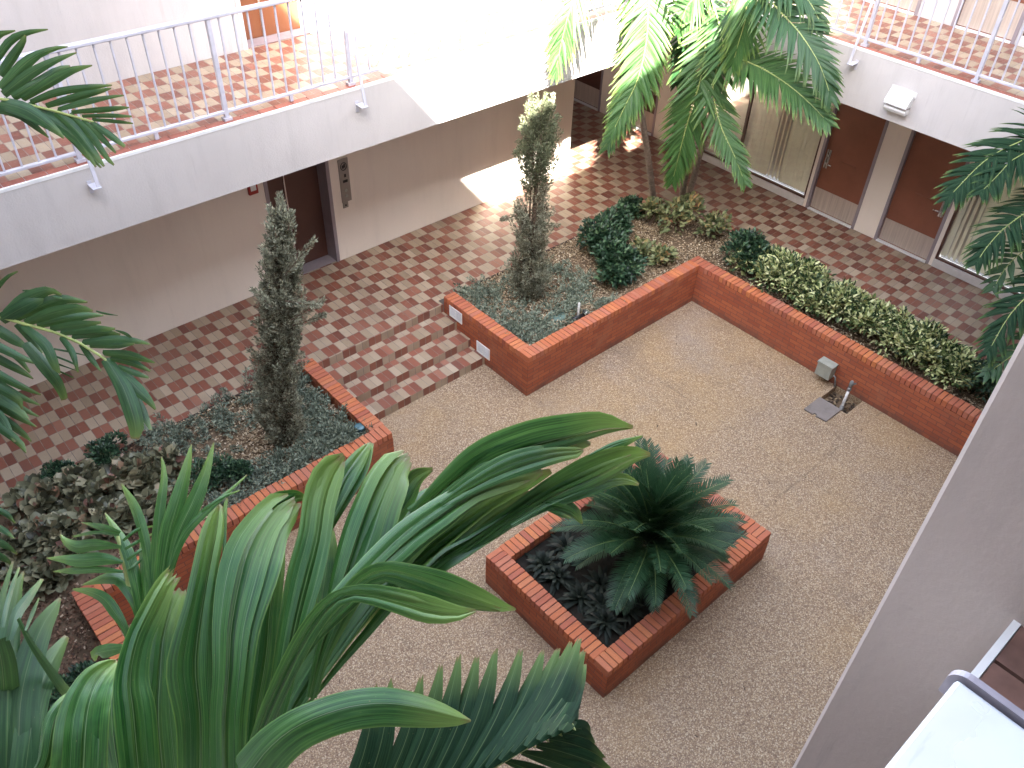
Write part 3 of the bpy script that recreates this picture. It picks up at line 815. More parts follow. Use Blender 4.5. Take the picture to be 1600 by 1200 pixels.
# step lights in the end of the right planter
def steplight(y0, y1, z0, z1, label):
    s = empty('step_light', (0, (y0 + y1) / 2, (z0 + z1) / 2), label, 'step light')
    f = MB(); f.box((-.012, y0, z0), (-.0005, y1, z0 + .022)); f.box((-.012, y0, z1 - .022), (-.0005, y1, z1)); f.box((-.012, y0, z0 + .022), (-.0005, y0 + .02, z1 - .022)); f.box((-.012, y1 - .02, z0 + .022), (-.0005, y1, z1 - .022)); f.box((-.011, (y0 + y1) / 2 - .007, z0 + .022), (-.0005, (y0 + y1) / 2 + .007, z1 - .022))
    f.build('frame', m_white, s)
    l_ = MB(); n = 9
    for i in range(n):
        zz = z0 + .03 + (z1 - z0 - .06) * i / (n - 1); l_.obox((-.006, (y0 + y1) / 2, zz), (.005, 0, -.004), (0, (y1 - y0) / 2 - .021, 0), (.0008, 0, .001))
    l_.build('louvres', m_white, s)
    MB().box((-.003, y0 + .02, z0 + .022), (-.0008, y1 - .02, z1 - .022)).build('backing', plain('pale_lens', (.60, .62, .68), .4, 0, .05, 10) if 'pale_lens' not in bpy.data.materials else bpy.data.materials['pale_lens'], s)
steplight(1.43, 1.72, .425, .615, 'white louvred step light at the top step in the brick planter end')
steplight(.80, 1.09, .14, .335, 'white louvred step light beside the lowest step in the brick planter end')

# junction box, cover slab, pit debris and standpipe by the east planter wall
j = empty('junction_box', (PE, -2.50, .12), 'grey-green metal junction box on the brick wall above the pipe pit', 'junction box')
MB().box((PE - .15, -2.615, .115), (PE - .0005, -2.385, .345)).build('body', m_box, j, bevel=.006, seg=2)
MB().box((PE - .158, -2.622, .325), (PE - .0005, -2.378, .352)).build('lid_rim', m_box, j)
k = MB(); k.tube([(PE - .07, -2.63, .19), (PE - .07, -2.67, .17), (PE - .05, -2.69, .05), (PE - .05, -2.69, -.1)], .012, 8); k.build('conduit', m_pipegrey, j, True)
s = empty('cover_slab', (3.0, -2.86, 0), 'flat grey concrete cover slab pulled aside from the pipe pit', 'cover')
mb = MB(); O = [(2.805, -2.69), (2.805, -2.83), (2.845, -2.835), (2.845, -2.875), (2.805, -2.88), (2.83, -3.035), (3.195, -3.04), (3.195, -2.69)]
mb.quad([(*p, .022) for p in O]); mb.quad([(*p, .002) for p in O[::-1]])
for i in range(len(O)): p, q = O[i], O[(i + 1) % len(O)]; mb.quad([(*p, .002), (*q, .002), (*q, .022), (*p, .022)])
mb.build('slab', m_conc, s)
p = empty('standpipe', (3.32, -3.0, -.11), 'leaning white pipe with a grey valve rising from the pit', 'pipe')
mb = MB(); mb.tube([(3.31, -2.99, -.11), (3.38, -2.97, .08), (3.43, -2.955, .20)], .021, 12); mb.build('pipe', m_pvc, p, True)
mb = MB(); mb.tube([(3.425, -2.957, .19), (3.44, -2.952, .235)], .028, 12); mb.build('coupling', m_pipegrey, p, True)
MB().tube([(3.44, -2.952, .23), (3.47, -2.945, .31), (3.475, -2.944, .335)], [.024, .03, .018], 12).build('valve', m_pipegrey, p, True)
MB().tube([(3.455, -2.95, .27), (3.51, -2.99, .30)], .013, 8).build('outlet', m_pipegrey, p, True)
MB().tube([(3.29, -3.0, -.11), (3.33, -2.985, -.02)], .03, 10).build('base_collar', m_pipegrey, p, True)
mb = MB()
for i in range(60):
    a_ = rng.uniform(0, math.pi); x_, y_ = rng.uniform(3.23, 3.58), rng.uniform(-3.1, -2.73); l_ = rng.uniform(.012, .035)
    mb.obox((x_, y_, -.10 + rng.uniform(0, .02)), (l_ * math.cos(a_), l_ * math.sin(a_), rng.uniform(-.01, .01)), (-.012 * math.sin(a_), .012 * math.cos(a_), 0), (0, 0, .003))
tag(mb.build('leaf_litter', cloud_mat('litter', [(0, (.03, .022, .016)), (.6, (.10, .07, .045)), (.9, (.30, .22, .13)), (1, (.45, .36, .22))])), 'dark wet leaves and pale scraps lying in the open pit', 'leaf litter', None, 'stuff')

# irrigation parts and uplights in the beds
g = empty('valve_lid', (*hit(870, 492, 2, .56)[:2], .545), 'round faded green valve lid in the bed behind the brick wall', 'valve lid')
x_, y_ = g.location[0], g.location[1]
MB().tube([(x_, y_, .50), (x_, y_, .552), (x_, y_, .56)], [.13, .13, .115], 20).build('lid', m_lidgreen, g)
i_ = empty('sprinkler_riser', (*hit(903, 496, 2, .56)[:2], .5), 'short grey pipe riser with black valve fittings behind the brick wall', 'sprinkler riser')
x_, y_ = i_.location[0], i_.location[1]
MB().tube([(x_ + .02, y_ + .02, .48), (x_ + .02, y_ + .02, .80)], .017, 10).build('riser', m_pvc, i_, True)
mb = MB(); mb.tube([(x_ - .13, y_, .55), (x_ - .02, y_, .57), (x_ + .10, y_ - .02, .56)], [.045, .03, .04], 10); mb.build('valve_body', m_black, i_, True)
MB().tube([(x_ + .10, y_ - .03, .53), (x_ + .10, y_ - .03, .66)], .03, 10).build('valve_top', m_black, i_, True)
mb = MB(); mb.tube([(x_ + .11, y_ - .05, .60), (x_ + .13, y_ - .07, .64)], .038, 10); mb.build('bright_cap', m_steel, i_, True)
u_ = empty('uplight', (*hit(563, 674, 2, .58)[:2], .5), 'small round dark teal garden lamp tucked in the bed corner by the steps', 'garden lamp')
x_, y_ = u_.location[0], u_.location[1]
MB().tube([(x_, y_, .45), (x_, y_, .60), (x_, y_, .66)], [.03, .06, .075], 16).build('lamp_body', plain('dark_teal_metal', (.02, .05, .06), .35, .3, .2, 20), u_, True)
MB().tube([(x_, y_, .6605), (x_, y_, .668)], [.066, .06], 16).build('lens', plain('teal_lens', (.10, .19, .22), .15, 0, .1, 20), u_, True)
# ================================================================== plants
def catmull(P, n, dims=3):
    P = np.asarray(P, float)
    if len(P) == 2: return P[0] + (P[1] - P[0]) * np.linspace(0, 1, n)[:, None]
    d = np.r_[0, np.cumsum(np.maximum(np.linalg.norm(np.diff(P[:, :dims], axis=0), axis=1), 1e-6))]; d /= d[-1]
    E_ = np.vstack([2 * P[0] - P[1], P, 2 * P[-1] - P[-2]])
    out = []
    for t in np.linspace(0, 1, n):
        k = min(np.searchsorted(d, t, 'right') - 1, len(P) - 2); k = max(k, 0)
        s = (t - d[k]) / (d[k + 1] - d[k]); a, b, c, e = E_[k], E_[k + 1], E_[k + 2], E_[k + 3]
        out.append(.5 * ((2 * b) + (c - a) * s + (2 * a - 5 * b + 4 * c - e) * s * s + (3 * b - a - 3 * c + e) * s ** 3))
    return np.array(out)

class LB:
    """many leaf ribbons in one mesh (each ribbon an island with its own uv)"""
    def __init__(s): s.V = []; s.Q = []; s.UV = []; s.MI = []; s.n = 0
    def grid(s, G, mi=0, U=None, Vv=None):
        r, c = G.shape[:2]
        i = (np.arange(r - 1)[:, None] * c + np.arange(c - 1)[None]).ravel()
        s.Q.append(np.stack([i, i + 1, i + c + 1, i + c], -1) + s.n)
        uu = np.linspace(0, 1, c) if U is None else U; vv = np.linspace(0, 1, r) if Vv is None else Vv
        W = np.stack(np.meshgrid(uu, vv), -1).reshape(-1, 2)
        s.UV.append(W[np.stack([i, i + 1, i + c + 1, i + c], -1)])
        s.V.append(G.reshape(-1, 3)); s.n += r * c; s.MI.append(np.full(len(i), mi))
    def ribbon(s, P, w, S, N, cols=5, fold=.25, curl=0.0, jag=0.0, pleat=0.0, mi=0):
        x = np.linspace(-1, 1, cols)[None, :, None]
        h = -(fold * np.abs(x) + curl * x * x) + pleat * np.cos(x * math.pi * 5)
        G = P[:, None] + S[:, None] * (x * w[:, None, None] / 2) + N[:, None] * (h * w[:, None, None] / 2)
        if jag:
            T = nrm(P[-1] - P[-2]); G[-1] += T * (rng.uniform(-.3, 1.0, cols)[:, None] * jag)
        s.grid(G, mi)
    def tube(s, pts, rad, n=7, mi=1):
        b = MB(); b.tube(pts, rad, n, cap=False); V = np.array(b.V); m = len(pts)
        G = V.reshape(m, n, 3); G = np.concatenate([G, G[:, :1]], 1); s.grid(G, mi)
    def build(s, name, mats, parent):
        org = np.zeros(3); q = parent
        while q is not None: org = org + np.array(q.location); q = q.parent
        me = np_mesh(name, np.concatenate(s.V), np.concatenate(s.Q), mats, np.concatenate(s.UV), True, np.concatenate(s.MI), org)
        return link(name, me, parent)

def tl(lb, pts, d0, d1=None, bow=0.0, twist=0.0, tw1=None, fold=.22, curl=.12, n=18, cols=9, jag=0.0, pleat=.012):
    """one leaflet: spine pixels with apparent widths, given its depth at base and tip"""
    d1 = d0 if d1 is None else d1; tw1 = twist if tw1 is None else tw1
    Q = catmull(pts, n, 2); s_ = np.linspace(0, 1, n)
    D = d0 + (d1 - d0) * s_ + bow * 4 * s_ * (1 - s_)
    P = np.array([at(q[0], q[1], d) for q, d in zip(Q, D)])
    w = np.maximum(Q[:, 2], .6) * D / FPX
    T = nrm(np.gradient(P, axis=0)); Vd = nrm(CAM - P)
    S = nrm(np.cross(T, Vd)); N = np.cross(S, T)
    a = np.radians(np.linspace(twist, tw1, n))[:, None]
    S2 = S * np.cos(a) + N * np.sin(a); N2 = N * np.cos(a) - S * np.sin(a)
    lb.ribbon(P, w / np.maximum(np.cos(a[:, 0]), .45), S2, N2, cols, fold, curl, jag, pleat)

def frond(lb, R_, n=34, L=.55, W=.045, droop=.35, a0=.35, a1=1.0, lift=.12, t0=.10, rr=.012, cols=3, segs=6, fold=.35, upref=(0, 0, 1), sides=(-1, 1), jit=.09, rim=1, face=0.0):
    R_ = catmull(R_, 40); T = nrm(np.gradient(R_, axis=0)); ln = np.linalg.norm(np.diff(R_, axis=0), axis=1).sum()
    up = np.asarray(upref, float)
    lb.tube(R_[::2], np.linspace(rr, rr * .3, 20), 6, rim)
    for i in range(n):
        t = t0 + (1 - t0) * (i / (n - 1)) ** .95; k = min(int(t * 39), 38); f = t * 39 - k
        p0 = R_[k] * (1 - f) + R_[k + 1] * f; Tt = T[k]
        S = nrm(np.cross(Tt, nrm(up * (1 - face) + nrm(CAM - p0) * face))); N = nrm(np.cross(S, Tt))
        pr = max(.28, math.sin(math.pi * (.14 + .78 * t)) ** .75)
        for sd in sides:
            a = a0 + (a1 - a0) * t + rng.normal(0, jit); l_ = L * pr * rng.uniform(.88, 1.08)
            d = nrm(S * sd * math.cos(a) + Tt * math.sin(a) + N * (lift + rng.normal(0, jit)))
            s_ = np.linspace(0, 1, segs)
            P = p0 + d * (l_ * s_)[:, None] + np.array([0, 0, -1.0]) * (droop * rng.uniform(.7, 1.3) * l_ * s_ ** 2)[:, None]
            w = W * rng.uniform(.85, 1.1) * np.minimum(1, s_ * 5 + .35) * np.maximum(1 - s_ ** 2.6, .03)
            TT = nrm(np.gradient(P, axis=0)); NN = nrm(np.cross(TT, np.cross(N[None] + 0 * TT, TT))); SS = nrm(np.cross(TT, NN))
            lb.ribbon(P, w, SS, NN, cols, fold)

def trunk(parent, pts, r0, r1, mat, name='trunk', n=12):
    P = catmull(pts, 26); s_ = np.linspace(r0, r1, 26) * (1 + .05 * (np.arange(26) % 2)); s_[0] *= 1.5; s_[1] *= 1.2
    return MB().tube(P, s_, n).build(name, mat, parent, True)

m_bark = plain('ringed_palm_bark', (.23, .175, .14), .85, 0, .35, 22, .2)
m_shaft = plain('green_crownshaft', (.10, .17, .045), .45, 0, .25, 8)
m_rach = plain('pale_green_rachis', (.28, .33, .10), .5, 0, .2, 15)
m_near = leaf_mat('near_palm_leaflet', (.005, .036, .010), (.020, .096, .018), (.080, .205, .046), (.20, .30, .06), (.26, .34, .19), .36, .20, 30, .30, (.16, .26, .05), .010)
m_fan = leaf_mat('dark_palm_leaflet', (.004, .017, .008), (.009, .031, .014), (.024, .060, .024), (.11, .17, .045), (.12, .17, .07), .58, .10, 22, .35, None, .02, .10)  # the darkest of the palm leaf greens
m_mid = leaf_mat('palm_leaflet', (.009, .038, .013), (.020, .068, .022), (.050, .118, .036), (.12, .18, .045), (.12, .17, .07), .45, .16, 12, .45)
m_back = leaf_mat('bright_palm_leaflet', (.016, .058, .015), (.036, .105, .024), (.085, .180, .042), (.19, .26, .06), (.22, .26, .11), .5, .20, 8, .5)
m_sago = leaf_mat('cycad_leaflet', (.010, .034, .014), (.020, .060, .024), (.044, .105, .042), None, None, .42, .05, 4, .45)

# ---- the near palm at lower left
cb = at(250, 1400, 1.40)
np_ = empty('palm_tree', (cb[0] - .25, cb[1] + .02, .45), 'near palm at lower left whose broad glossy leaflets fill the foreground', 'palm')
lb = LB()
A = [ # (points, depth base, tip, bow, twist, jag)
 ([(55, 1215, 30), (72, 1190, 35), (85, 1130, 38), (107, 1097, 30), (137, 1084, 12)], 1.24, 1.34, -.03, 25, 0),
 ([(130, 1215, 72), (136, 1120, 66), (150, 1070, 48), (170, 1045, 28), (184, 1034, 8)], 1.20, 1.34, -.03, 18, 0),
 ([(217, 1215, 50), (208, 1115, 53), (203, 1062, 45), (215, 1000, 36), (238, 950, 33), (258, 912, 27), (268, 899, 22)], 1.12, 1.30, -.04, -18, .014),
 ([(256, 1215, 64), (248, 1125, 58), (250, 1062, 44), (255, 1000, 40), (266, 955, 36), (278, 922, 28)], 1.19, 1.33, -.02, 12, .008),
 ([(312, 1215, 46), (312, 1125, 50), (305, 1050, 60), (308, 1000, 52), (316, 945, 38), (325, 892, 34), (337, 830, 30), (343, 795, 14), (345, 788, 4)], 1.14, 1.30, -.05, -14, 0),
 ([(345, 990, 4), (349, 900, 5), (351, 830, 5), (352, 790, 5), (355, 778, 3)], 1.20, 1.32, 0, 0, 0),
 ([(352, 1215, 42), (352, 1125, 46), (358, 1050, 50), (362, 980, 60), (376, 905, 74), (391, 855, 72), (414, 815, 56), (437, 790, 48), (458, 778, 26)], 1.08, 1.30, -.07, 16, .008),
 ([(430, 800, 30), (445, 790, 26), (462, 779, 14), (480, 779, 2)], 1.28, 1.33, 0, -30, 0),
 ([(392, 1215, 28), (400, 1120, 34), (415, 1030, 42), (422, 950, 36), (433, 880, 26), (439, 825, 12)], 1.26, 1.40, 0, -22, 0),
 ([(415, 1195, 16), (432, 1120, 26), (450, 1030, 36), (465, 960, 44), (480, 900, 50), (495, 840, 46), (502, 790, 46), (511, 757, 46), (524, 730, 34), (538, 712, 8)], 1.14, 1.36, -.05, -14, 0),
 ([(495, 1000, 14), (504, 930, 20), (512, 870, 20), (508, 830, 18)], 1.32, 1.42, 0, 20, 0),
 ([(498, 850, 14), (508, 820, 20), (521, 788, 28), (540, 748, 36), (560, 718, 28), (579, 691, 8)], 1.34, 1.44, -.02, 25, 0),
 ([(484, 1090, 14), (500, 1020, 22), (522, 955, 36), (543, 890, 56), (562, 830, 64), (580, 780, 58), (598, 742, 52), (617, 717, 38), (634, 709, 22)], 1.20, 1.42, -.06, 15, .008),
 ([(588, 870, 14), (603, 825, 24), (616, 795, 30), (632, 768, 34), (650, 745, 24), (676, 733, 5)], 1.36, 1.46, 0, -28, 0),
 ([(628, 830, 14), (645, 800, 30), (662, 780, 36), (684, 767, 28), (699, 763, 10)], 1.40, 1.47, 0, 18, 0),
 ([(188, 1225, 40), (176, 1140, 46), (176, 1080, 34), (190, 1045, 12)], 1.34, 1.44, 0, 20, 0),
 ([(285, 1225, 44), (283, 1120, 52), (283, 1020, 44), (292, 960, 26), (300, 925, 8)], 1.36, 1.46, 0, -20, 0),
 ([(335, 1225, 44), (333, 1100, 52), (338, 1000, 44), (348, 930, 24), (356, 880, 6)], 1.36, 1.46, 0, 15, 0),
 ([(385, 1215, 40), (392, 1100, 50), (402, 1000, 50), (412, 930, 38), (425, 860, 14)], 1.40, 1.50, 0, -25, 0),
 ([(440, 1170, 30), (452, 1090, 38), (468, 1010, 40), (486, 940, 34), (500, 880, 16)], 1.42, 1.52, 0, 22, 0),
 ([(235, 1225, 40), (228, 1120, 44), (226, 1050, 36), (236, 1000, 22), (246, 965, 6)], 1.36, 1.44, 0, 25, 0),
 # sweeping tip leaflets
 ([(440, 1135, 26), (475, 1075, 34), (512, 1020, 40), (552, 960, 44), (592, 905, 46), (640, 850, 40), (690, 815, 26)], 1.26, 1.44, 0, 30, 0),
 ([(478, 1098, 14), (522, 1035, 30), (560, 985, 42), (606, 928, 50), (662, 878, 50), (720, 830, 44), (772, 790, 32), (822, 760, 26), (862, 738, 8)], 1.34, 1.52, .02, -35, 0),
 ([(640, 920, 12), (690, 868, 24), (735, 842, 20), (782, 812, 20), (840, 772, 18), (882, 745, 14), (919, 719, 4)], 1.40, 1.58, 0, 38, 0),
 ([(660, 900, 10), (730, 860, 18), (790, 818, 18), (860, 776, 26), (910, 754, 34), (950, 735, 32), (988, 716, 20), (1016, 711, 4)], 1.42, 1.60, 0, -30, 0),
 ([(800, 822, 6), (850, 794, 12), (908, 769, 20), (950, 752, 20), (977, 749, 16), (998, 757, 4)], 1.45, 1.60, 0, 20, 0),
 ([(640, 800, 16), (700, 760, 30), (742, 714, 36), (790, 690, 36), (850, 670, 28), (902, 658, 22), (936, 650, 8)], 1.36, 1.56, -.03, 14, .006),
 ([(650, 805, 16), (705, 765, 34), (760, 725, 42), (830, 696, 40), (890, 681, 34), (940, 669, 24), (966, 668, 12), (989, 668, 3)], 1.34, 1.54, -.02, -20, 0),
 ([(660, 805, 14), (720, 762, 28), (780, 730, 34), (850, 709, 30), (902, 695, 18), (923, 693, 6)], 1.32, 1.52, -.02, 16, 0),
 ([(690, 790, 14), (740, 758, 26), (800, 729, 36), (860, 712, 30), (905, 706, 16), (911, 703, 6)], 1.30, 1.50, -.02, -16, .004),
 ([(900, 724, 5), (938, 706, 10), (968, 694, 13), (1004, 681, 2)], 1.56, 1.60, 0, 10, 0),
 ([(836, 786, 5), (858, 792, 14), (880, 798, 22), (896, 806, 17), (909, 819, 3)], 1.52, 1.55, -.02, -25, 0),
 ([(446, 1060, 14), (480, 1000, 24), (520, 950, 36), (560, 908, 42), (600, 870, 50), (640, 833, 50), (690, 797, 46), (740, 766, 36), (790, 749, 34), (826, 742, 26), (848, 735, 8)], 1.10, 1.44, -.05, 10, 0),
 ([(480, 1015, 10), (512, 968, 16), (545, 932, 22), (573, 907, 26), (602, 897, 27), (642, 907, 34), (690, 925, 42), (740, 940, 32), (782, 951, 16), (806, 953, 3)], 1.14, 1.12, -.04, -12, 0),
 ([(404, 1160, 22), (425, 1105, 26), (455, 1040, 28), (485, 985, 28), (516, 945, 24), (545, 929, 22), (580, 930, 28), (622, 940, 34), (672, 954, 38), (712, 959, 24), (744, 954, 4)], 1.06, 1.06, -.05, -16, 0),
 ([(378, 1225, 72), (420, 1170, 62), (470, 1132, 56), (540, 1106, 54), (600, 1099, 52), (650, 1105, 46), (690, 1114, 34), (720, 1122, 18), (736, 1126, 3)], .98, 1.02, -.05, 12, 0),
 ([(290, 985, 16), (297, 950, 24), (306, 918, 26), (316, 895, 12)], 1.42, 1.46, 0, 30, 0)]
for (p, d0, d1, bw, tw, jg) in A: tl(lb, [(a_, b_, c_ * 1.13) for a_, b_, c_ in p], d0, d1, bw, tw * 1.7, tw * 1.4 + rng.uniform(-25, 25), jag=jg, fold=rng.choice([-.30, .22, .34, .48, .58]), curl=rng.uniform(-.1, .15), pleat=rng.uniform(.02, .05), cols=13, n=22)
for q_ in A[0:14]:
    (p, d0, d1, bw, tw, jg) = q_
    if max(c_[2] for c_ in p) < 30: continue
    for off in ((-.31, .36), (.30, .38)):
        P2 = np.array(p, float); tn = np.gradient(P2[:, :2], axis=0); tn /= np.linalg.norm(tn, axis=1)[:, None]
        nn_ = np.stack([tn[:, 1], -tn[:, 0]], -1); P3 = np.c_[P2[:, :2] + nn_ * (P2[:, 2:3] * off[0]), P2[:, 2] * off[1]]
        cut = rng.uniform(.0, .10); P3[-1, :2] += (P3[-2, :2] - P3[-1, :2]) * cut * 4; P3[-1, 2] = 4
        tl(lb, [tuple(r_) for r_ in P3], d0 - .012, d1 - .010, bw, tw + rng.uniform(-40, 40), tw + rng.uniform(-40, 40), rng.choice([.45, -.3, .6]), .05, 20, 9)
for q_ in A[21:35]:
    (p, d0, d1, bw, tw, jg) = q_
    for off in ((-.30, .34), (.28, .30), (.02, .22)):
        P2 = np.array(p, float); tn = np.gradient(P2[:, :2], axis=0); tn /= np.linalg.norm(tn, axis=1)[:, None]
        nn_ = np.stack([tn[:, 1], -tn[:, 0]], -1); P3 = np.c_[P2[:, :2] + nn_ * (P2[:, 2:3] * off[0]), P2[:, 2] * off[1]]
        k_ = rng.integers(0, 2); P3 = P3[:len(P3) - k_] if len(P3) > 4 else P3; P3[-1, 2] = 2
        tl(lb, [tuple(r_) for r_ in P3], d0 - .012, d1 - .012 + rng.uniform(-.02, .02), bw, tw + rng.uniform(-45, 45), tw + rng.uniform(-45, 45), .3, .1, 18, 7)
lb.tube(np.array([at(250, 1400, 1.4), at(330, 1300, 1.28), at(405, 1190, 1.22), at(455, 1110, 1.3), at(560, 980, 1.42), at(700, 862, 1.52), at(840, 790, 1.56)]), [.018, .016, .014, .010, .007, .005, .003], 8)
fa = lb.build('frond', [m_near, m_rach], np_)
fa['label'] = 'big frond of broad shining leaflets sweeping to the right'

lb = LB()
Tp = [(588, 1075), (610, 1066), (658, 1060), (688, 1043), (716, 1029), (744, 1028), (773, 1018), (812, 1017), (847, 1018), (871, 1015), (890, 1006), (904, 1000), (911, 1018), (913, 1038), (907, 1062), (900, 1098)]
Bp = [(515, 1300), (545, 1290), (572, 1280), (600, 1269), (628, 1258), (656, 1247), (684, 1236), (712, 1224), (738, 1212), (761, 1200), (782, 1188), (802, 1176), (822, 1166), (842, 1156), (860, 1148), (878, 1141)]
for i, (t, b) in enumerate(zip(Tp, Bp)):
    b, t = np.array(b, float), np.array(t, float); L_ = np.linalg.norm(t - b); d_ = (t - b) / L_; n_ = np.array([d_[1], -d_[0]])
    k = .055 * L_
    w_ = 33 * min(1, .45 + L_ / 320)
    tl(lb, [(*b, 10), (*(b + d_ * L_ * .25 - n_ * k * .75), w_), (*(b + d_ * L_ * .55 - n_ * k), w_ * 1.05), (*(b + d_ * L_ * .8 - n_ * k * .6), w_ * .72), (*t, 7)], 1.78 - .006 * i, 1.88 + .008 * i, -.03, 18, rng.uniform(8, 30), .38, .05, 14, 7, .012)
for t, b in (((921, 1148), (889, 1139)), ((928, 1163), (876, 1146)), ((943, 1185), (858, 1155)), ((958, 1207), (838, 1165)), ((962, 1232), (815, 1176)), ((945, 1262), (790, 1189)), ((915, 1285), (762, 1204))):
    b, t = np.array(b, float), np.array(t, float)
    tl(lb, [(*b, 8), (*(b * .7 + t * .3 + (0, -4)), 21), (*(b * .3 + t * .7 + (0, -5)), 22), (*t, 5)], 1.80, 1.90, -.03, -20, -32, .35, .05, 10, 7, .01)
rc = [(250, 1400, 1.4), (420, 1345, 1.62), (600, 1276, 1.76), (745, 1209, 1.79), (812, 1171, 1.8), (852, 1151, 1.8), (897, 1134, 1.82)]
lb.tube(catmull(np.array([at(*q) for q in rc]), 30), np.linspace(.016, .006, 30), 8)
for i in range(16):
    q = np.array([735 + i * 10.5, 1206 - i * 4.6]); a_ = at(q[0], q[1] - 3, 1.775); lb.tube(np.array([a_, at(q[0] + 3 + 4 * (i % 2), q[1] - 9 + 13 * (i % 2), 1.76)]), [.006, .001], 5)
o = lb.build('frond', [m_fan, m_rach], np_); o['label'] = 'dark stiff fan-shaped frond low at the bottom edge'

lb = LB()
Mq = [([(237, 940, 10), (243, 870, 18), (249, 800, 16), (256, 745, 10), (252, 713, 2)], 15), ([(248, 935, 14), (262, 842, 26), (278, 785, 25), (292, 730, 14), (299, 694, 2)], -15), ([(254, 930, 10), (275, 842, 22), (300, 787, 25), (320, 737, 15), (334, 691, 2)], 20),
 ([(258, 905, 6), (284, 838, 14), (312, 805, 14), (346, 777, 7), (386, 742, 2)], 35), ([(315, 800, 4), (346, 778, 5), (375, 766, 2)], 0), ([(224, 975, 10), (213, 905, 18), (200, 860, 17), (183, 830, 13), (164, 801, 2)], -25), ([(240, 940, 8), (230, 870, 13), (222, 830, 15), (208, 790, 14), (189, 756, 3)], 20),
 ([(230, 960, 12), (223, 870, 16), (221, 835, 6)], 35), ([(192, 878, 4), (160, 873, 19), (122, 875, 21), (95, 873, 11), (72, 872, 1)], -10), ([(190, 855, 4), (150, 852, 17), (120, 855, 19), (102, 846, 11), (94, 835, 2)], 18), ([(192, 893, 4), (150, 890, 11), (110, 892, 10), (82, 893, 1)], 0), ([(188, 832, 4), (160, 825, 11), (127, 816, 1)], 25), ([(186, 836, 4), (150, 833, 6), (114, 839, 3)], 40),
 ([(220, 985, 8), (216, 950, 15), (204, 922, 20), (188, 903, 21), (165, 902, 17), (128, 914, 2)], -20), ([(204, 1010, 8), (194, 980, 11), (178, 955, 17), (162, 935, 17), (140, 925, 13), (113, 921, 3)], 15), ([(196, 1012, 10), (166, 1017, 21), (149, 1022, 17), (149, 1033, 3)], 0),
 ([(192, 845, 4), (214, 828, 5), (241, 822, 3)], 0), ([(195, 858, 4), (218, 845, 5), (239, 834, 3)], 0), ([(198, 875, 4), (222, 858, 5), (240, 846, 3)], 0), ([(200, 892, 4), (214, 880, 5), (226, 868, 3)], 0)]
for p, tw in Mq: tl(lb, p, 1.95, 2.05, -.03, tw, tw + rng.uniform(-15, 15), .3, .06, 14, 7)
lb.tube(catmull(np.array([at(250, 1400, 1.4), at(262, 1250, 1.65), at(250, 1080, 1.9), at(222, 975, 1.96), at(203, 925, 1.97), at(196, 890, 1.98), at(188, 855, 1.99), at(184, 838, 2.0)]), 24), np.linspace(.016, .004, 24), 8)
o = lb.build('frond', [m_near, m_rach], np_); o['label'] = 'small upright frond with tall narrow leaflets in front of the left brick wall'

lb = LB()
Pq = [([(-25, 1215, 40), (-20, 1100, 46), (-8, 1000, 24), (2, 940, 11), (10, 910, 8), (20, 877, 3)], 15), ([(10, 1215, 44), (12, 1100, 46), (14, 1020, 36), (22, 960, 23), (32, 900, 10), (37, 894, 4)], -18), ([(4, 980, 6), (10, 950, 7), (18, 920, 7), (30, 886, 3)], 0), ([(14, 1000, 10), (25, 960, 16), (42, 935, 15), (66, 904, 5)], 25),
 ([(28, 1215, 52), (32, 1100, 52), (48, 1025, 42), (68, 975, 30), (87, 946, 16), (94, 934, 4)], 12), ([(38, 1215, 40), (55, 1100, 42), (75, 1045, 36), (92, 1015, 22), (105, 994, 9)], -20), ([(29, 966, 5), (50, 1005, 9), (82, 1050, 13), (105, 1080, 15), (124, 1098, 16)], 40), ([(40, 985, 4), (52, 955, 6), (61, 934, 2)], 0), ([(-5, 1000, 30), (5, 1060, 40), (10, 1215, 40)], -10)]
for p, tw in Pq: tl(lb, p, 1.42, 1.62, -.03, tw, tw + rng.uniform(-12, 12), .22, .1, 14, 9)
lb.tube(catmull(np.array([at(250, 1400, 1.4), at(120, 1330, 1.45), at(20, 1250, 1.5), at(-60, 1120, 1.55)]), 12), np.linspace(.017, .008, 12), 8)
o = lb.build('frond', [m_mid, m_rach], np_); o['label'] = 'bluish broad frond at the lower left corner'
base = np.array(np_.location)
trunk(np_, [base, base + (cb - base) * .5 + (.05, .03, 0), cb - (0, 0, .55)], .11, .075, m_bark)
MB().tube(catmull([cb - (0, 0, .58), cb - (0, 0, .25), cb], 8), [.075, .08, .08, .07, .06, .05, .04, .02], 12).build('crownshaft', m_shaft, np_, True)

